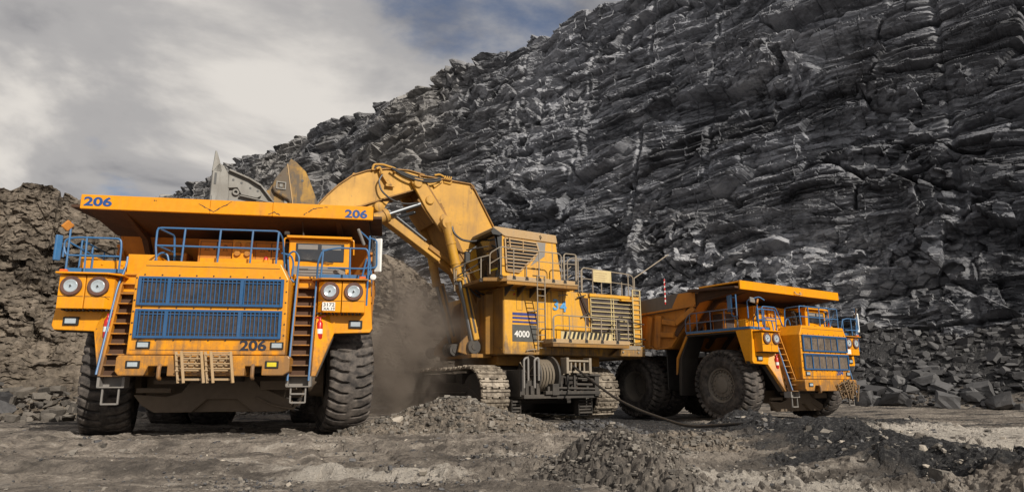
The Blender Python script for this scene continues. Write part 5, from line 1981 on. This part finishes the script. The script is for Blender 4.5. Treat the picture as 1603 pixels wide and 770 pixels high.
def ladder(x0, x1, y, z0, z1, n, m, name='access_ladder', dx=0.0, dy=0.0):
    b = MB()
    for x in (x0, x1):
        b.bar((x + dx, y + dy, z0), (x, y, z1), 0.045, 0.05, (0, 1, 0))
    for k in range(n):
        z = z0 + 0.08 + (z1 - z0 - 0.1) * k / (n - 1)
        u_ = 1 - (z - z0) / (z1 - z0)
        b.tube([(x0 + dx * u_, y + dy * u_, z), (x1 + dx * u_, y + dy * u_, z)], 0.02, 6)
    return P(b, name, m)


ladder(1.08, 1.46, -0.98, 2.76, 5.85, 12, 'railgrey', dx=0.5, dy=0.82)
ladder(6.80, 7.24, -0.25, 3.08, 5.7, 12, 'cream')
b = MB()
b.box(6.86, 7.2, -0.21, -0.12, 3.1, 5.35)
P(b, 'ladder_backing', 'exc', house)
# roof rails and sign
grail(XC, [(3.5, 0.3, 5.5), (3.5, 0.3, 6.9), (3.7, 0.3, 7.05), (4.3, 0.3, 7.05)], [(3.5, 0.3, 6.9), (4.1, 0.3, 7.0)], 5.45, (0.4, 0.8))
grail(XC, [(4.15, 0.15, 5.5), (4.15, 0.15, 6.5), (4.3, 0.15, 6.62), (7.0, 0.15, 6.5), (7.2, 0.15, 6.4), (7.2, 0.15, 5.5)],
      [(4.2, 0.15, 6.55), (4.8, 0.15, 6.58), (5.3, 0.15, 6.0), (5.85, 0.15, 6.55), (6.5, 0.15, 6.1), (6.9, 0.15, 6.5)], 5.42, (0.5,))
b = MB()
b.tube([(7.28, 0.15, 5.45), (7.28, 0.15, 6.35), (7.5, 0.15, 6.48), (9.6, 0.2, 7.75)], 0.026, 6)
P(b, 'cable_pole', 'railgrey')
b = MB()
b.box(4.80, 5.85, 0.09, 0.12, 6.0, 6.56)
sg = P(b, 'sign_board', 'cream')
b = MB()
for k in range(4):
    b.box(4.88, 5.6 - 0.1 * (k % 2), 0.082, 0.088, 6.42 - k * 0.11, 6.435 - k * 0.11)
P(b, 'faded_line', 'tan', sg)
b = MB()
for x, h_ in ((4.6, 5.8), (5.9, 5.75), (6.6, 5.7), (3.3, 5.9)):
    b.lathe([(5.42, 0.12), (h_ - 0.05, 0.12), (h_, 0.0)], (x, 1.6, 0), 2, 14)
b.box(3.3, 4.3, 1.2, 2.4, 5.42, 5.9)
P(b, 'roof_vent', 'exc', XC, 0.01)

# ---- boom, stick, cylinders (x forward is negative)
Y0, Y1 = 2.2, 3.7
b = MB()
gp = [(-7.59, 8.58), (-7.2, 9.10), (-6.76, 9.59), (-6.18, 10.10), (-5.55, 10.40), (-4.69, 10.62), (-3.65, 10.70), (-2.91, 10.60), (-3.17, 9.96), (-4.50, 9.39), (-5.76, 8.82), (-6.6, 8.55)]
b.prism(gp, 1, Y0, Y1)
stick = P(b, 'stick', 'boom', bevel=0.025)
b = MB()
for (x0, z0), (x1, z1) in list(zip(gp, gp[1:]))[:8]:
    b.bar((x0, (Y0 + Y1) / 2, z0 + 0.02), (x1, (Y0 + Y1) / 2, z1 + 0.02), Y1 - Y0 + 0.16, 0.05)
for (x0, z0), (x1, z1) in list(zip(gp, gp[1:]))[8:11]:
    b.bar((x0, (Y0 + Y1) / 2, z0 - 0.02), (x1, (Y0 + Y1) / 2, z1 - 0.02), Y1 - Y0 + 0.16, 0.05)
P(b, 'flange', 'boom_dark', stick)
b = MB()
rp = [(-3.19, 10.53), (-1.78, 10.50), (-0.63, 10.48), (-0.40, 10.20), (1.06, 7.73), (1.57, 6.08), (1.3, 4.6), (0.3, 4.4), (-0.27, 5.95), (-1.25, 7.35), (-2.22, 8.74)]
b.prism(rp, 1, Y0 - 0.08, Y1 + 0.08)
boom = P(b, 'boom', 'boom', bevel=0.025)
b = MB()
for (x0, z0), (x1, z1) in list(zip(rp, rp[1:]))[:5]:
    b.bar((x0, (Y0 + Y1) / 2, z0 + 0.02), (x1, (Y0 + Y1) / 2, z1 + 0.02), Y1 - Y0 + 0.34, 0.05)
for (x0, z0), (x1, z1) in ((rp[8], rp[9]), (rp[9], rp[10]), (rp[10], rp[0])):
    b.bar((x0, (Y0 + Y1) / 2, z0), (x1, (Y0 + Y1) / 2, z1), Y1 - Y0 + 0.30, 0.06)
b.lathe([(-0.04, 0.0), (-0.04, 0.10), (0, 0.12)], (-0.52, Y0 - 0.09, 10.38), 1, 16)
P(b, 'flange', 'boom_dark', boom)
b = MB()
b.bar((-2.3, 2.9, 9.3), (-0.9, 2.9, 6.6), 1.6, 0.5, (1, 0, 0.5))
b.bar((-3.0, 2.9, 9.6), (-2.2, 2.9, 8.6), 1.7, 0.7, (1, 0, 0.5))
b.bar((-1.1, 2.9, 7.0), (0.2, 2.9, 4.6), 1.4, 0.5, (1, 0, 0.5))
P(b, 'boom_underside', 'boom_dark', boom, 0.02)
for yy in (1.95, 3.85):
    b = MB()
    b.prism([(-3.62, 10.20), (-3.42, 10.36), (-3.05, 10.34), (-1.70, 8.50), (-1.62, 8.15), (-1.85, 7.98), (-2.13, 8.05), (-2.85, 8.95)], 1, yy, yy + 0.16)
    lk = P(b, 'link_plate', 'boom', boom, 0.02)
    b = MB()
    for x, z in ((-2.72, 9.40), (-2.02, 8.62), (-3.3, 10.1)):
        b.lathe([(-0.09, 0.0), (-0.09, 0.17), (-0.06, 0.2), (0.0, 0.2)], (x, yy if yy < 3 else yy + 0.16, z), 1, 24)
    P(b, 'pin', 'boom', boom)
b = MB()
b.prism([(-3.35, 10.3), (-2.9, 10.3), (-1.75, 8.7), (-2.0, 8.5)], 1, 2.0, 2.07)
P(b, 'dark_strap', 'boom_dark', boom)
# boom cylinders
for yy, x0, z0, xa, za, xb, zb in ((1.62, -2.03, 8.34, -1.36, 5.80, -0.68, 2.95), (4.3, -1.98, 8.9, -1.30, 5.9, -0.50, 3.0)):
    b = MB()
    b.tube([(x0, yy, z0), (x0 + 0.06, yy, z0 - 0.25), (xa, yy, za)], [0.24, 0.21, 0.21], 20)
    b.lathe([(-0.18, 0.0), (-0.18, 0.26), (0.18, 0.26), (0.18, 0.0)], (x0, yy, z0), 1, 20)
    for t_ in (0.35, 0.7, 0.97):
        px_, pz_ = x0 + (xa - x0) * t_, z0 + (za - z0) * t_
        b.tube([(px_ - 0.01, yy, pz_ + 0.04), (px_ + 0.01, yy, pz_ - 0.04)], 0.24, 16)
    cy_ = P(b, 'boom_cylinder', 'boom')
    b = MB()
    b.tube([(xa, yy, za), (xb, yy, zb)], 0.10, 14)
    P(b, 'rod', 'chrome', cy_)
    b = MB()
    d = Vector((xb - xa, 0, zb - za)).normalized()
    sx_ = Vector((-d.z, 0, d.x))
    a0 = Vector((xa, yy, za)) - sx_ * -0.16 - d * 0.1
    a1 = Vector((xb, yy, zb)) - sx_ * -0.16 - d * 0.25
    b.bar(a0, a1, 0.44, 0.26, sx_)
    gd = P(b, 'rod_guard', 'boom', cy_, 0.02)
    b = MB()
    b.bar(a0 - Vector((0, 0.225, 0)) - d * -0.1, a1 - Vector((0, 0.225, 0)) - d * 0.3, 0.012, 0.10, sx_)
    P(b, 'stripe_panel', 'under', gd)
# stick cylinder with its guard beam
b = MB()
b.bar((-4.95, 2.5, 8.70), (-2.0, 2.5, 6.85), 0.55, 0.36)
sb_ = P(b, 'stick_cylinder', 'boom', bevel=0.02)
b = MB()
b.bar((-2.1, 2.5, 6.85), (-0.5, 2.5, 5.8), 0.42, 0.30)
b.bar((-2.6, 2.2, 7.35), (-1.4, 2.2, 6.6), 0.12, 0.2)
P(b, 'lower_barrel', 'boom_dark', sb_, 0.02)
b = MB()
b.tube([(-4.55, 2.2, 8.78), (-2.75, 2.2, 7.60)], 0.06, 12)
P(b, 'rod', 'chrome', sb_)
# bucket cylinder
b = MB()
b.tube([(-5.6, 2.0, 8.02), (-5.2, 2.0, 8.22), (-4.62, 2.0, 8.52)], 0.27, 20)
b.tube([(-4.8, 2.0, 8.42), (-4.66, 2.0, 8.5)], 0.32, 20)
b.tube([(-5.3, 1.9, 8.15), (-5.2, 1.9, 8.2)], 0.31, 20)
bc_ = P(b, 'bucket_cylinder', 'boom')
b = MB()
b.tube([(-4.65, 2.0, 8.5), (-3.15, 2.0, 9.18)], 0.10, 14)
b.tube([(-4.2, 2.6, 8.5), (-3.15, 2.6, 8.95)], 0.08, 14)
P(b, 'rod', 'chrome', bc_)
b = MB()
b.prism([(-5.65, 8.6), (-5.3, 9.05), (-4.5, 9.2), (-4.9, 8.55), (-5.3, 8.4)], 1, 2.25, 2.45)
b.lathe([(-0.25, 0.0), (-0.25, 0.12), (-0.2, 0.22), (0.1, 0.24)], (-5.05, 2.05, 8.78), 1, 18)
P(b, 'cylinder_bracket', 'boom', stick, 0.01)
# hoses
b = MB()
hoses = [[(-4.95, 1.95, 10.25), (-5.12, 1.9, 9.95), (-5.0, 1.88, 9.5), (-4.5, 1.88, 9.15), (-3.9, 1.88, 9.05), (-3.3, 1.9, 9.18)],
         [(-4.55, 1.95, 10.62), (-4.0, 1.9, 10.35), (-3.3, 1.88, 10.2), (-2.6, 1.88, 10.25), (-2.2, 1.9, 10.42)],
         [(-4.50, 2.1, 10.72), (-3.95, 2.05, 10.48), (-3.3, 2.0, 10.34), (-2.6, 2.0, 10.38), (-2.2, 2.0, 10.52)],
         [(-4.45, 2.25, 10.80), (-3.9, 2.2, 10.58), (-3.3, 2.2, 10.46), (-2.6, 2.2, 10.5), (-2.15, 2.2, 10.6)],
         [(-1.83, 1.5, 8.29), (-1.75, 1.45, 7.9), (-1.4, 1.42, 7.62), (-0.9, 1.4, 7.58), (-0.35, 1.4, 7.72)],
         [(-0.7, 1.3, 7.35), (-1.0, 1.25, 7.15), (-1.25, 1.25, 6.8), (-1.28, 1.3, 6.3)],
         [(-1.2, 1.7, 6.3), (-0.9, 1.7, 5.6), (-0.5, 1.7, 5.2), (0.0, 1.6, 5.05)],
         [(-1.1, 1.9, 6.5), (-0.75, 1.9, 5.8), (-0.35, 1.9, 5.4), (0.1, 1.8, 5.25)]]
for h_ in hoses:
    b = MB()
    b.tube(rounded(h_, 0.25), 0.05 if h_ is not hoses[0] else 0.04, 8)
    P(b, 'hose', 'hose')
b = MB()
b.tube(rounded([(-5.35, 2.1, 10.45), (-5.3, 2.1, 10.72), (-4.9, 2.1, 10.78), (-4.3, 2.1, 10.68), (-4.35, 2.1, 10.5)], 0.1), 0.055, 8)
b.tube(rounded([(-5.2, 2.0, 10.5), (-5.05, 2.0, 10.6), (-4.95, 2.0, 10.3)], 0.06), 0.06, 8)
b.bar((-4.95, 2.05, 10.4), (-4.55, 2.05, 9.85), 0.1, 0.16)
b.bar((-4.75, 2.05, 9.85), (-4.35, 2.05, 9.85), 0.1, 0.1)
b.tube(rounded([(-2.45, 2.1, 10.66), (-2.2, 2.1, 10.74), (-1.6, 2.1, 10.52), (-1.65, 2.1, 10.36), (-2.0, 2.1, 10.4)], 0.06), 0.05, 8)
b.bar((-2.1, 2.05, 10.45), (-2.5, 2.05, 10.1), 0.08, 0.12)
for k in range(4):
    b.bar((-2.0 + k * 0.1, 2.0, 10.52), (-1.95 + k * 0.1, 2.0, 10.68), 0.04, 0.05)
b.prism([(-1.05, 10.5), (-0.9, 10.62), (-0.72, 10.62), (-0.62, 10.48)], 1, 2.4, 2.5)
b.prism([(-6.2, 10.1), (-6.1, 10.3), (-5.98, 10.3), (-5.9, 10.2)], 1, 2.4, 2.5)
P(b, 'hose_bracket', 'boom', boom, 0.006)

# ---- bucket
b = MB()
BY0, BY1 = 1.55, 4.9
b.prism([(-11.72, 7.5), (-11.70, 9.30), (-11.50, 9.62), (-11.30, 9.52), (-11.12, 9.2), (-11.05, 8.4), (-11.10, 7.5)], 1, BY0, BY0 + 0.35)
b.prism([(-11.15, 9.40), (-10.37, 9.13), (-9.93, 8.90), (-9.41, 8.30), (-9.2, 7.8), (-9.6, 7.2), (-11.1, 7.2)], 1, BY0 + 0.12, BY0 + 0.24)
b.prism([(-11.15, 9.40), (-9.93, 8.90), (-9.41, 8.30), (-9.2, 7.8), (-9.6, 7.2), (-11.1, 7.2)], 1, BY1 - 0.2, BY1)
b.prism([(-11.6, 7.2), (-11.6, 7.35), (-9.6, 7.35), (-9.05, 7.9), (-9.0, 8.6), (-8.85, 8.6), (-8.85, 7.8), (-9.5, 7.2)], 1, BY0 + 0.2, BY1)
bk = P(b, 'bucket', 'bucket', bevel=0.03, seg=2)
for k in range(1):
    yy = BY0 + 0.0 + k * 0.8
    b = MB()
    b.prism([(-11.72, 9.25), (-11.69, 9.6), (-11.66, 10.08), (-11.60, 10.04), (-11.48, 9.7), (-11.36, 9.25)], 1, yy, yy + 0.16)
    P(b, 'tooth', 'bucket', bk, 0.01)
b = MB()
b.prism([(-11.12, 9.20), (-10.42, 8.98), (-9.98, 8.72), (-9.88, 8.52), (-10.05, 8.40), (-10.4, 8.44), (-10.62, 8.46), (-10.78, 8.72), (-11.12, 8.66)], 1, BY0 - 0.02, BY0 + 0.12)
wp = P(b, 'wear_plate', 'bucket', bk, 0.012)
b = MB()
for x, z in ((-10.95, 9.0), (-10.65, 8.92), (-10.32, 8.76), (-10.04, 8.68), (-10.9, 8.1)):
    b.lathe([(-0.008, 0.0), (-0.008, 0.045), (0.0, 0.045)], (x, BY0 - 0.02, z), 1, 14)
b.box(-11.62, -11.54, BY0 - 0.015, BY0, 8.75, 9.2)
P(b, 'bolt_hole', 'black', bk)
b = MB()
b.lathe([(-0.06, 0.06), (-0.06, 0.13), (0.1, 0.13)], (-10.82, BY0 + 0.08, 8.55), 1, 18)
b.box(-11.66, -11.5, BY0 - 0.06, BY0, 8.0, 8.3)
P(b, 'bucket_boss', 'bucket', bk, 0.01)
b = MB()
b.bar((-11.12, BY0 + 0.1, 9.38), (-10.38, BY0 + 0.1, 9.14), 0.34, 0.07)
b.bar((-10.40, BY0 + 0.1, 9.15), (-9.93, BY0 + 0.1, 8.92), 0.34, 0.07)
b.bar((-9.93, BY0 + 0.1, 8.92), (-9.42, BY0 + 0.1, 8.32), 0.30, 0.06)
b.bar((-10.7, BY0 + 0.0, 8.42), (-9.45, BY0 + 0.0, 8.28), 0.12, 0.05)
P(b, 'edge_strip', 'bucket', bk, 0.01)
b = MB()
b.prism([(-9.72, 8.82), (-9.35, 9.02), (-9.05, 9.2), (-8.85, 8.9), (-8.75, 8.2), (-9.3, 7.6), (-9.45, 8.0)], 1, BY0 + 0.25, BY0 + 0.6)
P(b, 'bucket_heel', 'ear', bk, 0.03)
for yy in (1.85, 3.9):
    b = MB()
    b.prism([(-8.81, 10.32), (-8.62, 10.22), (-8.20, 9.86), (-8.02, 9.5), (-7.54, 8.32), (-7.4, 7.6), (-8.75, 7.6), (-8.72, 8.5), (-9.0, 9.95)], 1, yy, yy + 0.12)
    er = P(b, 'bucket_ear', 'ear', bk, 0.015)
    b = MB()
    b.prism([(-8.98, 10.0), (-9.42, 9.3), (-9.5, 8.95), (-9.38, 8.75), (-9.1, 8.62), (-8.85, 8.5), (-8.70, 8.2), (-8.72, 8.6)], 1, yy - 0.25, yy + 0.02)
    P(b, 'hinge_block', 'ear', er, 0.04)
    b = MB()
    b.bar((-8.99, yy - 0.13, 9.98), (-8.68, yy - 0.13, 8.3), 0.30, 0.035, (1, 0, 0))
    P(b, 'edge_plate', 'tan', er)
    b = MB()
    for x0_, x1_, z0_, z1_ in ((-9.37, -8.99, 9.16, 9.21), (-9.37, -8.99, 8.89, 8.94), (-9.37, -9.32, 8.92, 9.18), (-9.04, -8.99, 8.92, 9.18)):
        b.box(x0_, x1_, yy - 0.30, yy - 0.24, z0_, z1_)
    b.box(-9.24, -9.12, yy - 0.29, yy - 0.25, 8.98, 9.12)
    P(b, 'pin_keeper', 'bucket', er, 0.006)
    b = MB()
    b.lathe([(-0.01, 0.0), (-0.01, 0.055), (0.0, 0.055)], (-8.32, yy - 0.002, 9.45), 1, 14)
    P(b, 'hole', 'black', er)
b = MB()
b.box(-8.7, -7.7, 2.0, 3.9, 8.1, 8.5)
P(b, 'crosshead', 'ear', bk)

# ---- undercarriage frame of reference: turned 7 degrees from the house
UC = Matrix.Translation((-0.549, -0.496, -0.30)) @ Matrix.Rotation(R(7), 4, 'Z')


def U(b, name, m, parent=XC, bevel=0.0, top=True):
    b.v = [tuple(UC @ Vector(p)) for p in b.v]
    return P(b, name, m, parent, bevel)


def belt_path(n):
    """closed outline of the crawler (y, z)"""
    yf, yr, rf, rr_ = 1.16, 7.1, 1.12, 1.0
    pts = []
    for k in range(25):
        a = -math.pi / 2 - math.pi * k / 24
        pts.append((yf + rf * math.cos(a), 1.18 + (rf + (0.06 if k > 12 else 0)) * math.sin(a)))
    for k in range(1, 10):
        t_ = k / 10
        pts.append((yf + (yr - yf) * t_, 2.36 - 0.05 * t_ - 0.06 * math.sin(t_ * math.pi * 2) ** 2))
    for k in range(25):
        a = math.pi / 2 - math.pi * k / 24
        pts.append((yr + rr_ * math.cos(a), 1.18 + rr_ * 1.1 * math.sin(a)))
    pts.append(pts[0])
    pts = np.array(pts)
    cum_ = np.concatenate([[0], np.cumsum(np.hypot(*np.diff(pts, axis=0).T))])
    q = np.linspace(0, cum_[-1], n + 1)[:-1]
    return np.interp(q, cum_, pts[:, 0]), np.interp(q, cum_, pts[:, 1]), cum_[-1]


def crawler(xc, side):
    n = 46
    ys, zs, tot = belt_path(n)
    pitch = tot / n
    b = MB()
    for k in range(n):
        y, z = ys[k], zs[k]
        y2, z2 = ys[(k + 1) % n], zs[(k + 1) % n]
        d = Vector((0, y2 - y, z2 - z)).normalized()
        nrm = Vector((0, d.z, -d.y)) * -1
        cen = Vector((0, 1.2 if y < 3 else 7.0, 1.2))
        if y > 1.3 and y < 7:
            nrm = Vector((0, 0, 1 if z > 1.2 else -1))
        elif nrm.dot(Vector((0, y, z)) - cen) < 0:
            nrm = -nrm
        c = Vector((xc, (y + y2) / 2, (z + z2) / 2))
        hw_ = 0.70
        def seg(x0, x1, a0, a1, h0, h1):
            vs = []
            for x_, a_, h_ in ((x0, a0, h0), (x1, a0, h0), (x1, a1, h0), (x0, a1, h0), (x0, a0, h1), (x1, a0, h1), (x1, a1, h1), (x0, a1, h1)):
                vs.append(c + Vector((x_, 0, 0)) + d * (a_ * pitch) + nrm * h_)
            b.add(vs, [(0, 3, 2, 1), (4, 5, 6, 7), (0, 1, 5, 4), (1, 2, 6, 5), (2, 3, 7, 6), (3, 0, 4, 7)])
        seg(-hw_, hw_, -0.36, 0.36, -0.09, 0.0)          # pad
        seg(-hw_ + 0.02, hw_ - 0.02, 0.10, 0.30, 0.0, 0.065)   # grouser
        seg(-hw_ + 0.02, -0.42, -0.28, -0.08, 0.0, 0.04)
        seg(0.42, hw_ - 0.02, -0.28, -0.08, 0.0, 0.04)
        for xx in (-0.45, 0.22):                           # interlocking lugs
            seg(xx, xx + 0.23, 0.36, 0.58, -0.09, 0.01)
        seg(-0.14, 0.14, -0.5, -0.36, -0.09, 0.0)
        seg(-0.62, -0.5, -0.5, -0.36, -0.09, 0.0)
        seg(0.5, 0.62, -0.5, -0.36, -0.09, 0.0)
    return U(b, 'crawler_track', 'track', XC, 0.008)


for xc, sd in ((-0.06, -1), (6.24, 1)):
    ct = crawler(xc, sd)
    b = MB()
    b.prism([(0.9, 0.35), (7.3, 0.35), (7.7, 1.0), (7.4, 1.55), (6.2, 1.7), (2.4, 1.7), (1.2, 1.4), (0.6, 1.0)], 0, xc - 0.42, xc + 0.42)
    b.box(xc - 0.5, xc + 0.5, 1.6, 7.0, 1.22, 1.3)
    for y_ in (2.2, 3.6, 5.0, 6.3):
        b.box(xc - 0.3, xc + 0.3, y_, y_ + 0.5, 1.6, 2.1)
    U(b, 'track_frame', 'dark', XC, 0.02)
    for y_ in (1.16, 7.1):
        b = MB()
        b.lathe([(-0.4, 0.0), (-0.4, 0.3), (-0.36, 0.9), (0.36, 0.9), (0.4, 0.3), (0.4, 0.0)], (xc, y_, 1.18), 0, 28)
        U(b, 'idler', 'dark', ct)
    for y_ in np.arange(2.0, 6.8, 0.68):
        b = MB()
        b.lathe([(-0.36, 0.0), (-0.36, 0.2), (0.36, 0.2), (0.36, 0.0)], (xc, y_, 0.4), 0, 16)
        U(b, 'roller', 'dark', ct)
b = MB()
b.prism([(0.65, 1.9), (5.55, 1.9), (5.55, 2.6), (4.6, 3.6), (5.55, 4.8), (5.55, 5.6), (0.65, 5.6), (0.65, 4.8), (1.5, 3.6), (0.65, 2.6)], 2, 0.75, 1.75)
b.lathe([(1.7, 1.75), (2.5, 1.75)], (3.0, 3.9, 0), 2, 40)
b.box(0.9, 5.2, 1.0, 1.9, 1.35, 2.2)
b.box(1.0, 5.3, 1.6, 2.0, 0.9, 2.4)
U(b, 'car_body', 'dark', XC, 0.03)
b = MB()
b.lathe([(0.66, 0.0), (0.68, 0.42), (0.9, 0.45), (0.9, 0.0)], (0, 0.9, 0.85), 0, 28)
b.lathe([(5.2, 0.0), (5.2, 0.45), (5.42, 0.42), (5.44, 0.0)], (0, 0.9, 0.85), 0, 28)
U(b, 'final_drive', 'under', XC)
for x0, x1 in ((0.70, 1.12), (4.35, 5.1)):
    b = MB()
    for k in range(5):
        b.box(x0, x1, -0.05 + 0.1 * (k % 2), 0.25, 0.35 + k * 0.13, 0.42 + k * 0.13)
    b.box(x0 - 0.03, x0, -0.02, 0.3, 0.3, 0.98)
    b.box(x1, x1 + 0.03, -0.02, 0.3, 0.3, 0.98)
    U(b, 'step_grate', 'under', XC, 0.006)
# ---- cable reel between the tracks
b = MB()
b.box(0.95, 4.9, -0.5, 1.0, 1.02, 1.18)
b.box(2.0, 5.1, -0.62, -0.42, 1.18, 1.32)
b.box(0.9, 1.15, -0.3, 0.7, 1.1, 2.2)
b.box(1.15, 1.9, -0.35, 0.4, 1.15, 1.75)
b.box(2.35, 2.7, -0.65, -0.3, 1.15, 1.62)
b.box(4.8, 5.05, -0.6, -0.1, 1.1, 2.05)
for x in (3.25, 3.62):
    b.box(x, x + 0.1, -0.55, -0.45, 1.3, 2.2)
b.box(2.4, 3.0, -0.2, 0.5, 1.5, 2.1)
for k in range(4):
    b.box(3.8, 4.8, -0.3 + 0.1 * k, 0.0 + 0.1 * k, 1.35 + k * 0.2, 1.42 + k * 0.2)
b.tube([(3.7, -0.6, 2.02), (5.1, -0.6, 1.98)], 0.05, 8)
b.tube(rounded([(3.8, -0.58, 1.85), (4.7, -0.58, 1.82), (4.9, -0.58, 1.5)], 0.1), 0.04, 8)
b.tube([(3.75, -0.5, 1.6), (4.7, -0.5, 1.58)], 0.06, 8)
b.tube([(2.5, -0.55, 1.45), (5.0, -0.55, 1.40)], 0.05, 8)
for x in (1.3, 1.6, 2.2, 2.9, 4.0, 4.4):
    b.box(x, x + 0.12, -0.5, -0.3, 1.2, 1.45 + 0.3 * (x % 1))
U(b, 'reel_frame', 'under', XC, 0.01)
b = MB()
b.lathe([(0.0, 0.15), (0.0, 0.84), (0.06, 0.86), (0.08, 0.84), (0.10, 0.5), (1.0, 0.5), (1.02, 0.84), (1.06, 0.86), (1.12, 0.84), (1.12, 0.1)], (1.75, 0.25, 1.98), 0, 44)
rl = U(b, 'cable_reel', 'under', XC)
b = MB()
for k in range(8):
    a = 2 * math.pi * k / 8
    b.bar((1.73, 0.25, 1.98), (1.73, 0.25 + 0.8 * math.cos(a), 1.98 + 0.8 * math.sin(a)), 0.06, 0.03)
for k in range(5):
    b.lathe([(0.0, 0.62), (0.05, 0.7), (0.10, 0.62)], (1.95 + 0.16 * k, 0.25, 1.98), 0, 40)
U(b, 'reel_spoke', 'railgrey', rl)
b = MB()
for x in (3.05, 4.35):
    b.box(x, x + 0.14, -0.75, -0.35, 2.05, 2.72)
b.box(3.15, 4.4, -0.72, -0.62, 2.55, 2.63)
b.box(3.15, 4.4, -0.72, -0.62, 2.08, 2.16)
b.box(3.0, 4.5, -0.35, 0.0, 2.0, 2.08)
for k in range(4):
    b.tube([(3.4 + k * 0.25, -0.62, 2.12), (3.4 + k * 0.25, -0.62, 2.58)], 0.05, 8)
U(b, 'cable_guide', 'railgrey', XC, 0.008)
for x in (0.95, 1.5):
    b = MB()
    b.tube(rounded([(x, -0.5, 1.45), (x, -0.5, 2.62), (x + 0.22, -0.5, 2.7), (x + 0.22, -0.5, 1.75)], 0.1), 0.045, 8)
    U(b, 'grab_rail', 'grey', XC)

# ---- trailing power cable
pw = UC @ Vector((3.5, -0.6, 2.38))
pw = Matrix.Translation((-0.36, 28.5, 0)) @ Matrix.Rotation(R(29), 4, 'Z') @ pw
pts = [pw, Vector((3.82, 26.0, 0.78)), Vector((4.39, 24.0, 0.36)), Vector((4.81, 22.0, 0.14)), Vector((5.11, 20.0, -0.01)), Vector((5.75, 17.6, -0.12)), Vector((6.6, 16.7, -0.2)), Vector((7.6, 16.6, -0.2))]
for i in range(1, len(pts)):
    gz = float(ground_h(np.array([pts[i].x]), np.array([pts[i].y]))[0])
    pts[i].z = max(gz + 0.07, pts[i].z)
b = MB()
b.tube(rounded(pts, 1.0, 6), 0.048, 10)
o = b.build('power_cable', M['hose'])
tag(o, 'thick black power cable hanging from the excavator\'s cable reel to the ground', 'cable')

# ---- dust hanging between truck 206 and the excavator
def dust_mat():
    m = bpy.data.materials.new('dust')
    m.use_nodes = True
    n, l = m.node_tree.nodes, m.node_tree.links
    n.remove(n['Principled BSDF'])
    v = n.new('ShaderNodeVolumePrincipled')
    v.inputs['Color'].default_value = (0.58, 0.50, 0.43, 1)
    v.inputs['Anisotropy'].default_value = 0.2
    tc = n.new('ShaderNodeTexCoord')
    ns = n.new('ShaderNodeTexNoise')
    ns.inputs['Scale'].default_value = 0.5
    ns.inputs['Detail'].default_value = 4
    ns.inputs['Roughness'].default_value = 0.6
    ns.inputs['Distortion'].default_value = 1.2
    l.new(tc.outputs['Object'], ns.inputs['Vector'])
    ln = n.new('ShaderNodeVectorMath')
    ln.operation = 'MULTIPLY'
    ln.inputs[1].default_value = (1 / 4.6, 1 / 5.0, 1 / 4.9)
    l.new(tc.outputs['Object'], ln.inputs[0])
    le = n.new('ShaderNodeVectorMath')
    le.operation = 'LENGTH'
    l.new(ln.outputs[0], le.inputs[0])
    fall = n.new('ShaderNodeMapRange')
    fall.interpolation_type = 'SMOOTHSTEP'
    for k_, q_ in zip(('From Min', 'From Max', 'To Min', 'To Max'), (1.0, 0.25, 0.0, 1.0)):
        fall.inputs[k_].default_value = q_
    l.new(le.outputs['Value'], fall.inputs['Value'])
    r = n.new('ShaderNodeMapRange')
    r.interpolation_type = 'SMOOTHSTEP'
    for k_, q_ in zip(('From Min', 'From Max', 'To Min', 'To Max'), (0.40, 0.66, 0.03, 1.0)):
        r.inputs[k_].default_value = q_
    l.new(ns.outputs[0], r.inputs['Value'])
    mu = n.new('ShaderNodeMath')
    mu.operation = 'MULTIPLY'
    l.new(fall.outputs[0], mu.inputs[0])
    l.new(r.outputs[0], mu.inputs[1])
    mu2 = n.new('ShaderNodeMath')
    mu2.operation = 'MULTIPLY'
    mu2.inputs[1].default_value = DUST
    l.new(mu.outputs[0], mu2.inputs[0])
    l.new(mu2.outputs[0], v.inputs['Density'])
    l.new(v.outputs[0], n['Material Output'].inputs['Volume'])
    return m


DUST = 1.1
bm = bmesh.new()
bmesh.ops.create_icosphere(bm, subdivisions=3, radius=1.0)
for v in bm.verts:
    v.co = Vector((v.co.x * 4.6, v.co.y * 5.0, v.co.z * 4.9))
me = bpy.data.meshes.new('dust_cloud')
bm.to_mesh(me)
bm.free()
me.materials.append(dust_mat())
o = bpy.data.objects.new('dust_cloud', me)
COL.objects.link(o)
o.location = (-4.9, 31.5, 2.9)
tag(o, 'brown dust cloud hanging between truck 206 and the excavator', 'dust', kind='stuff')
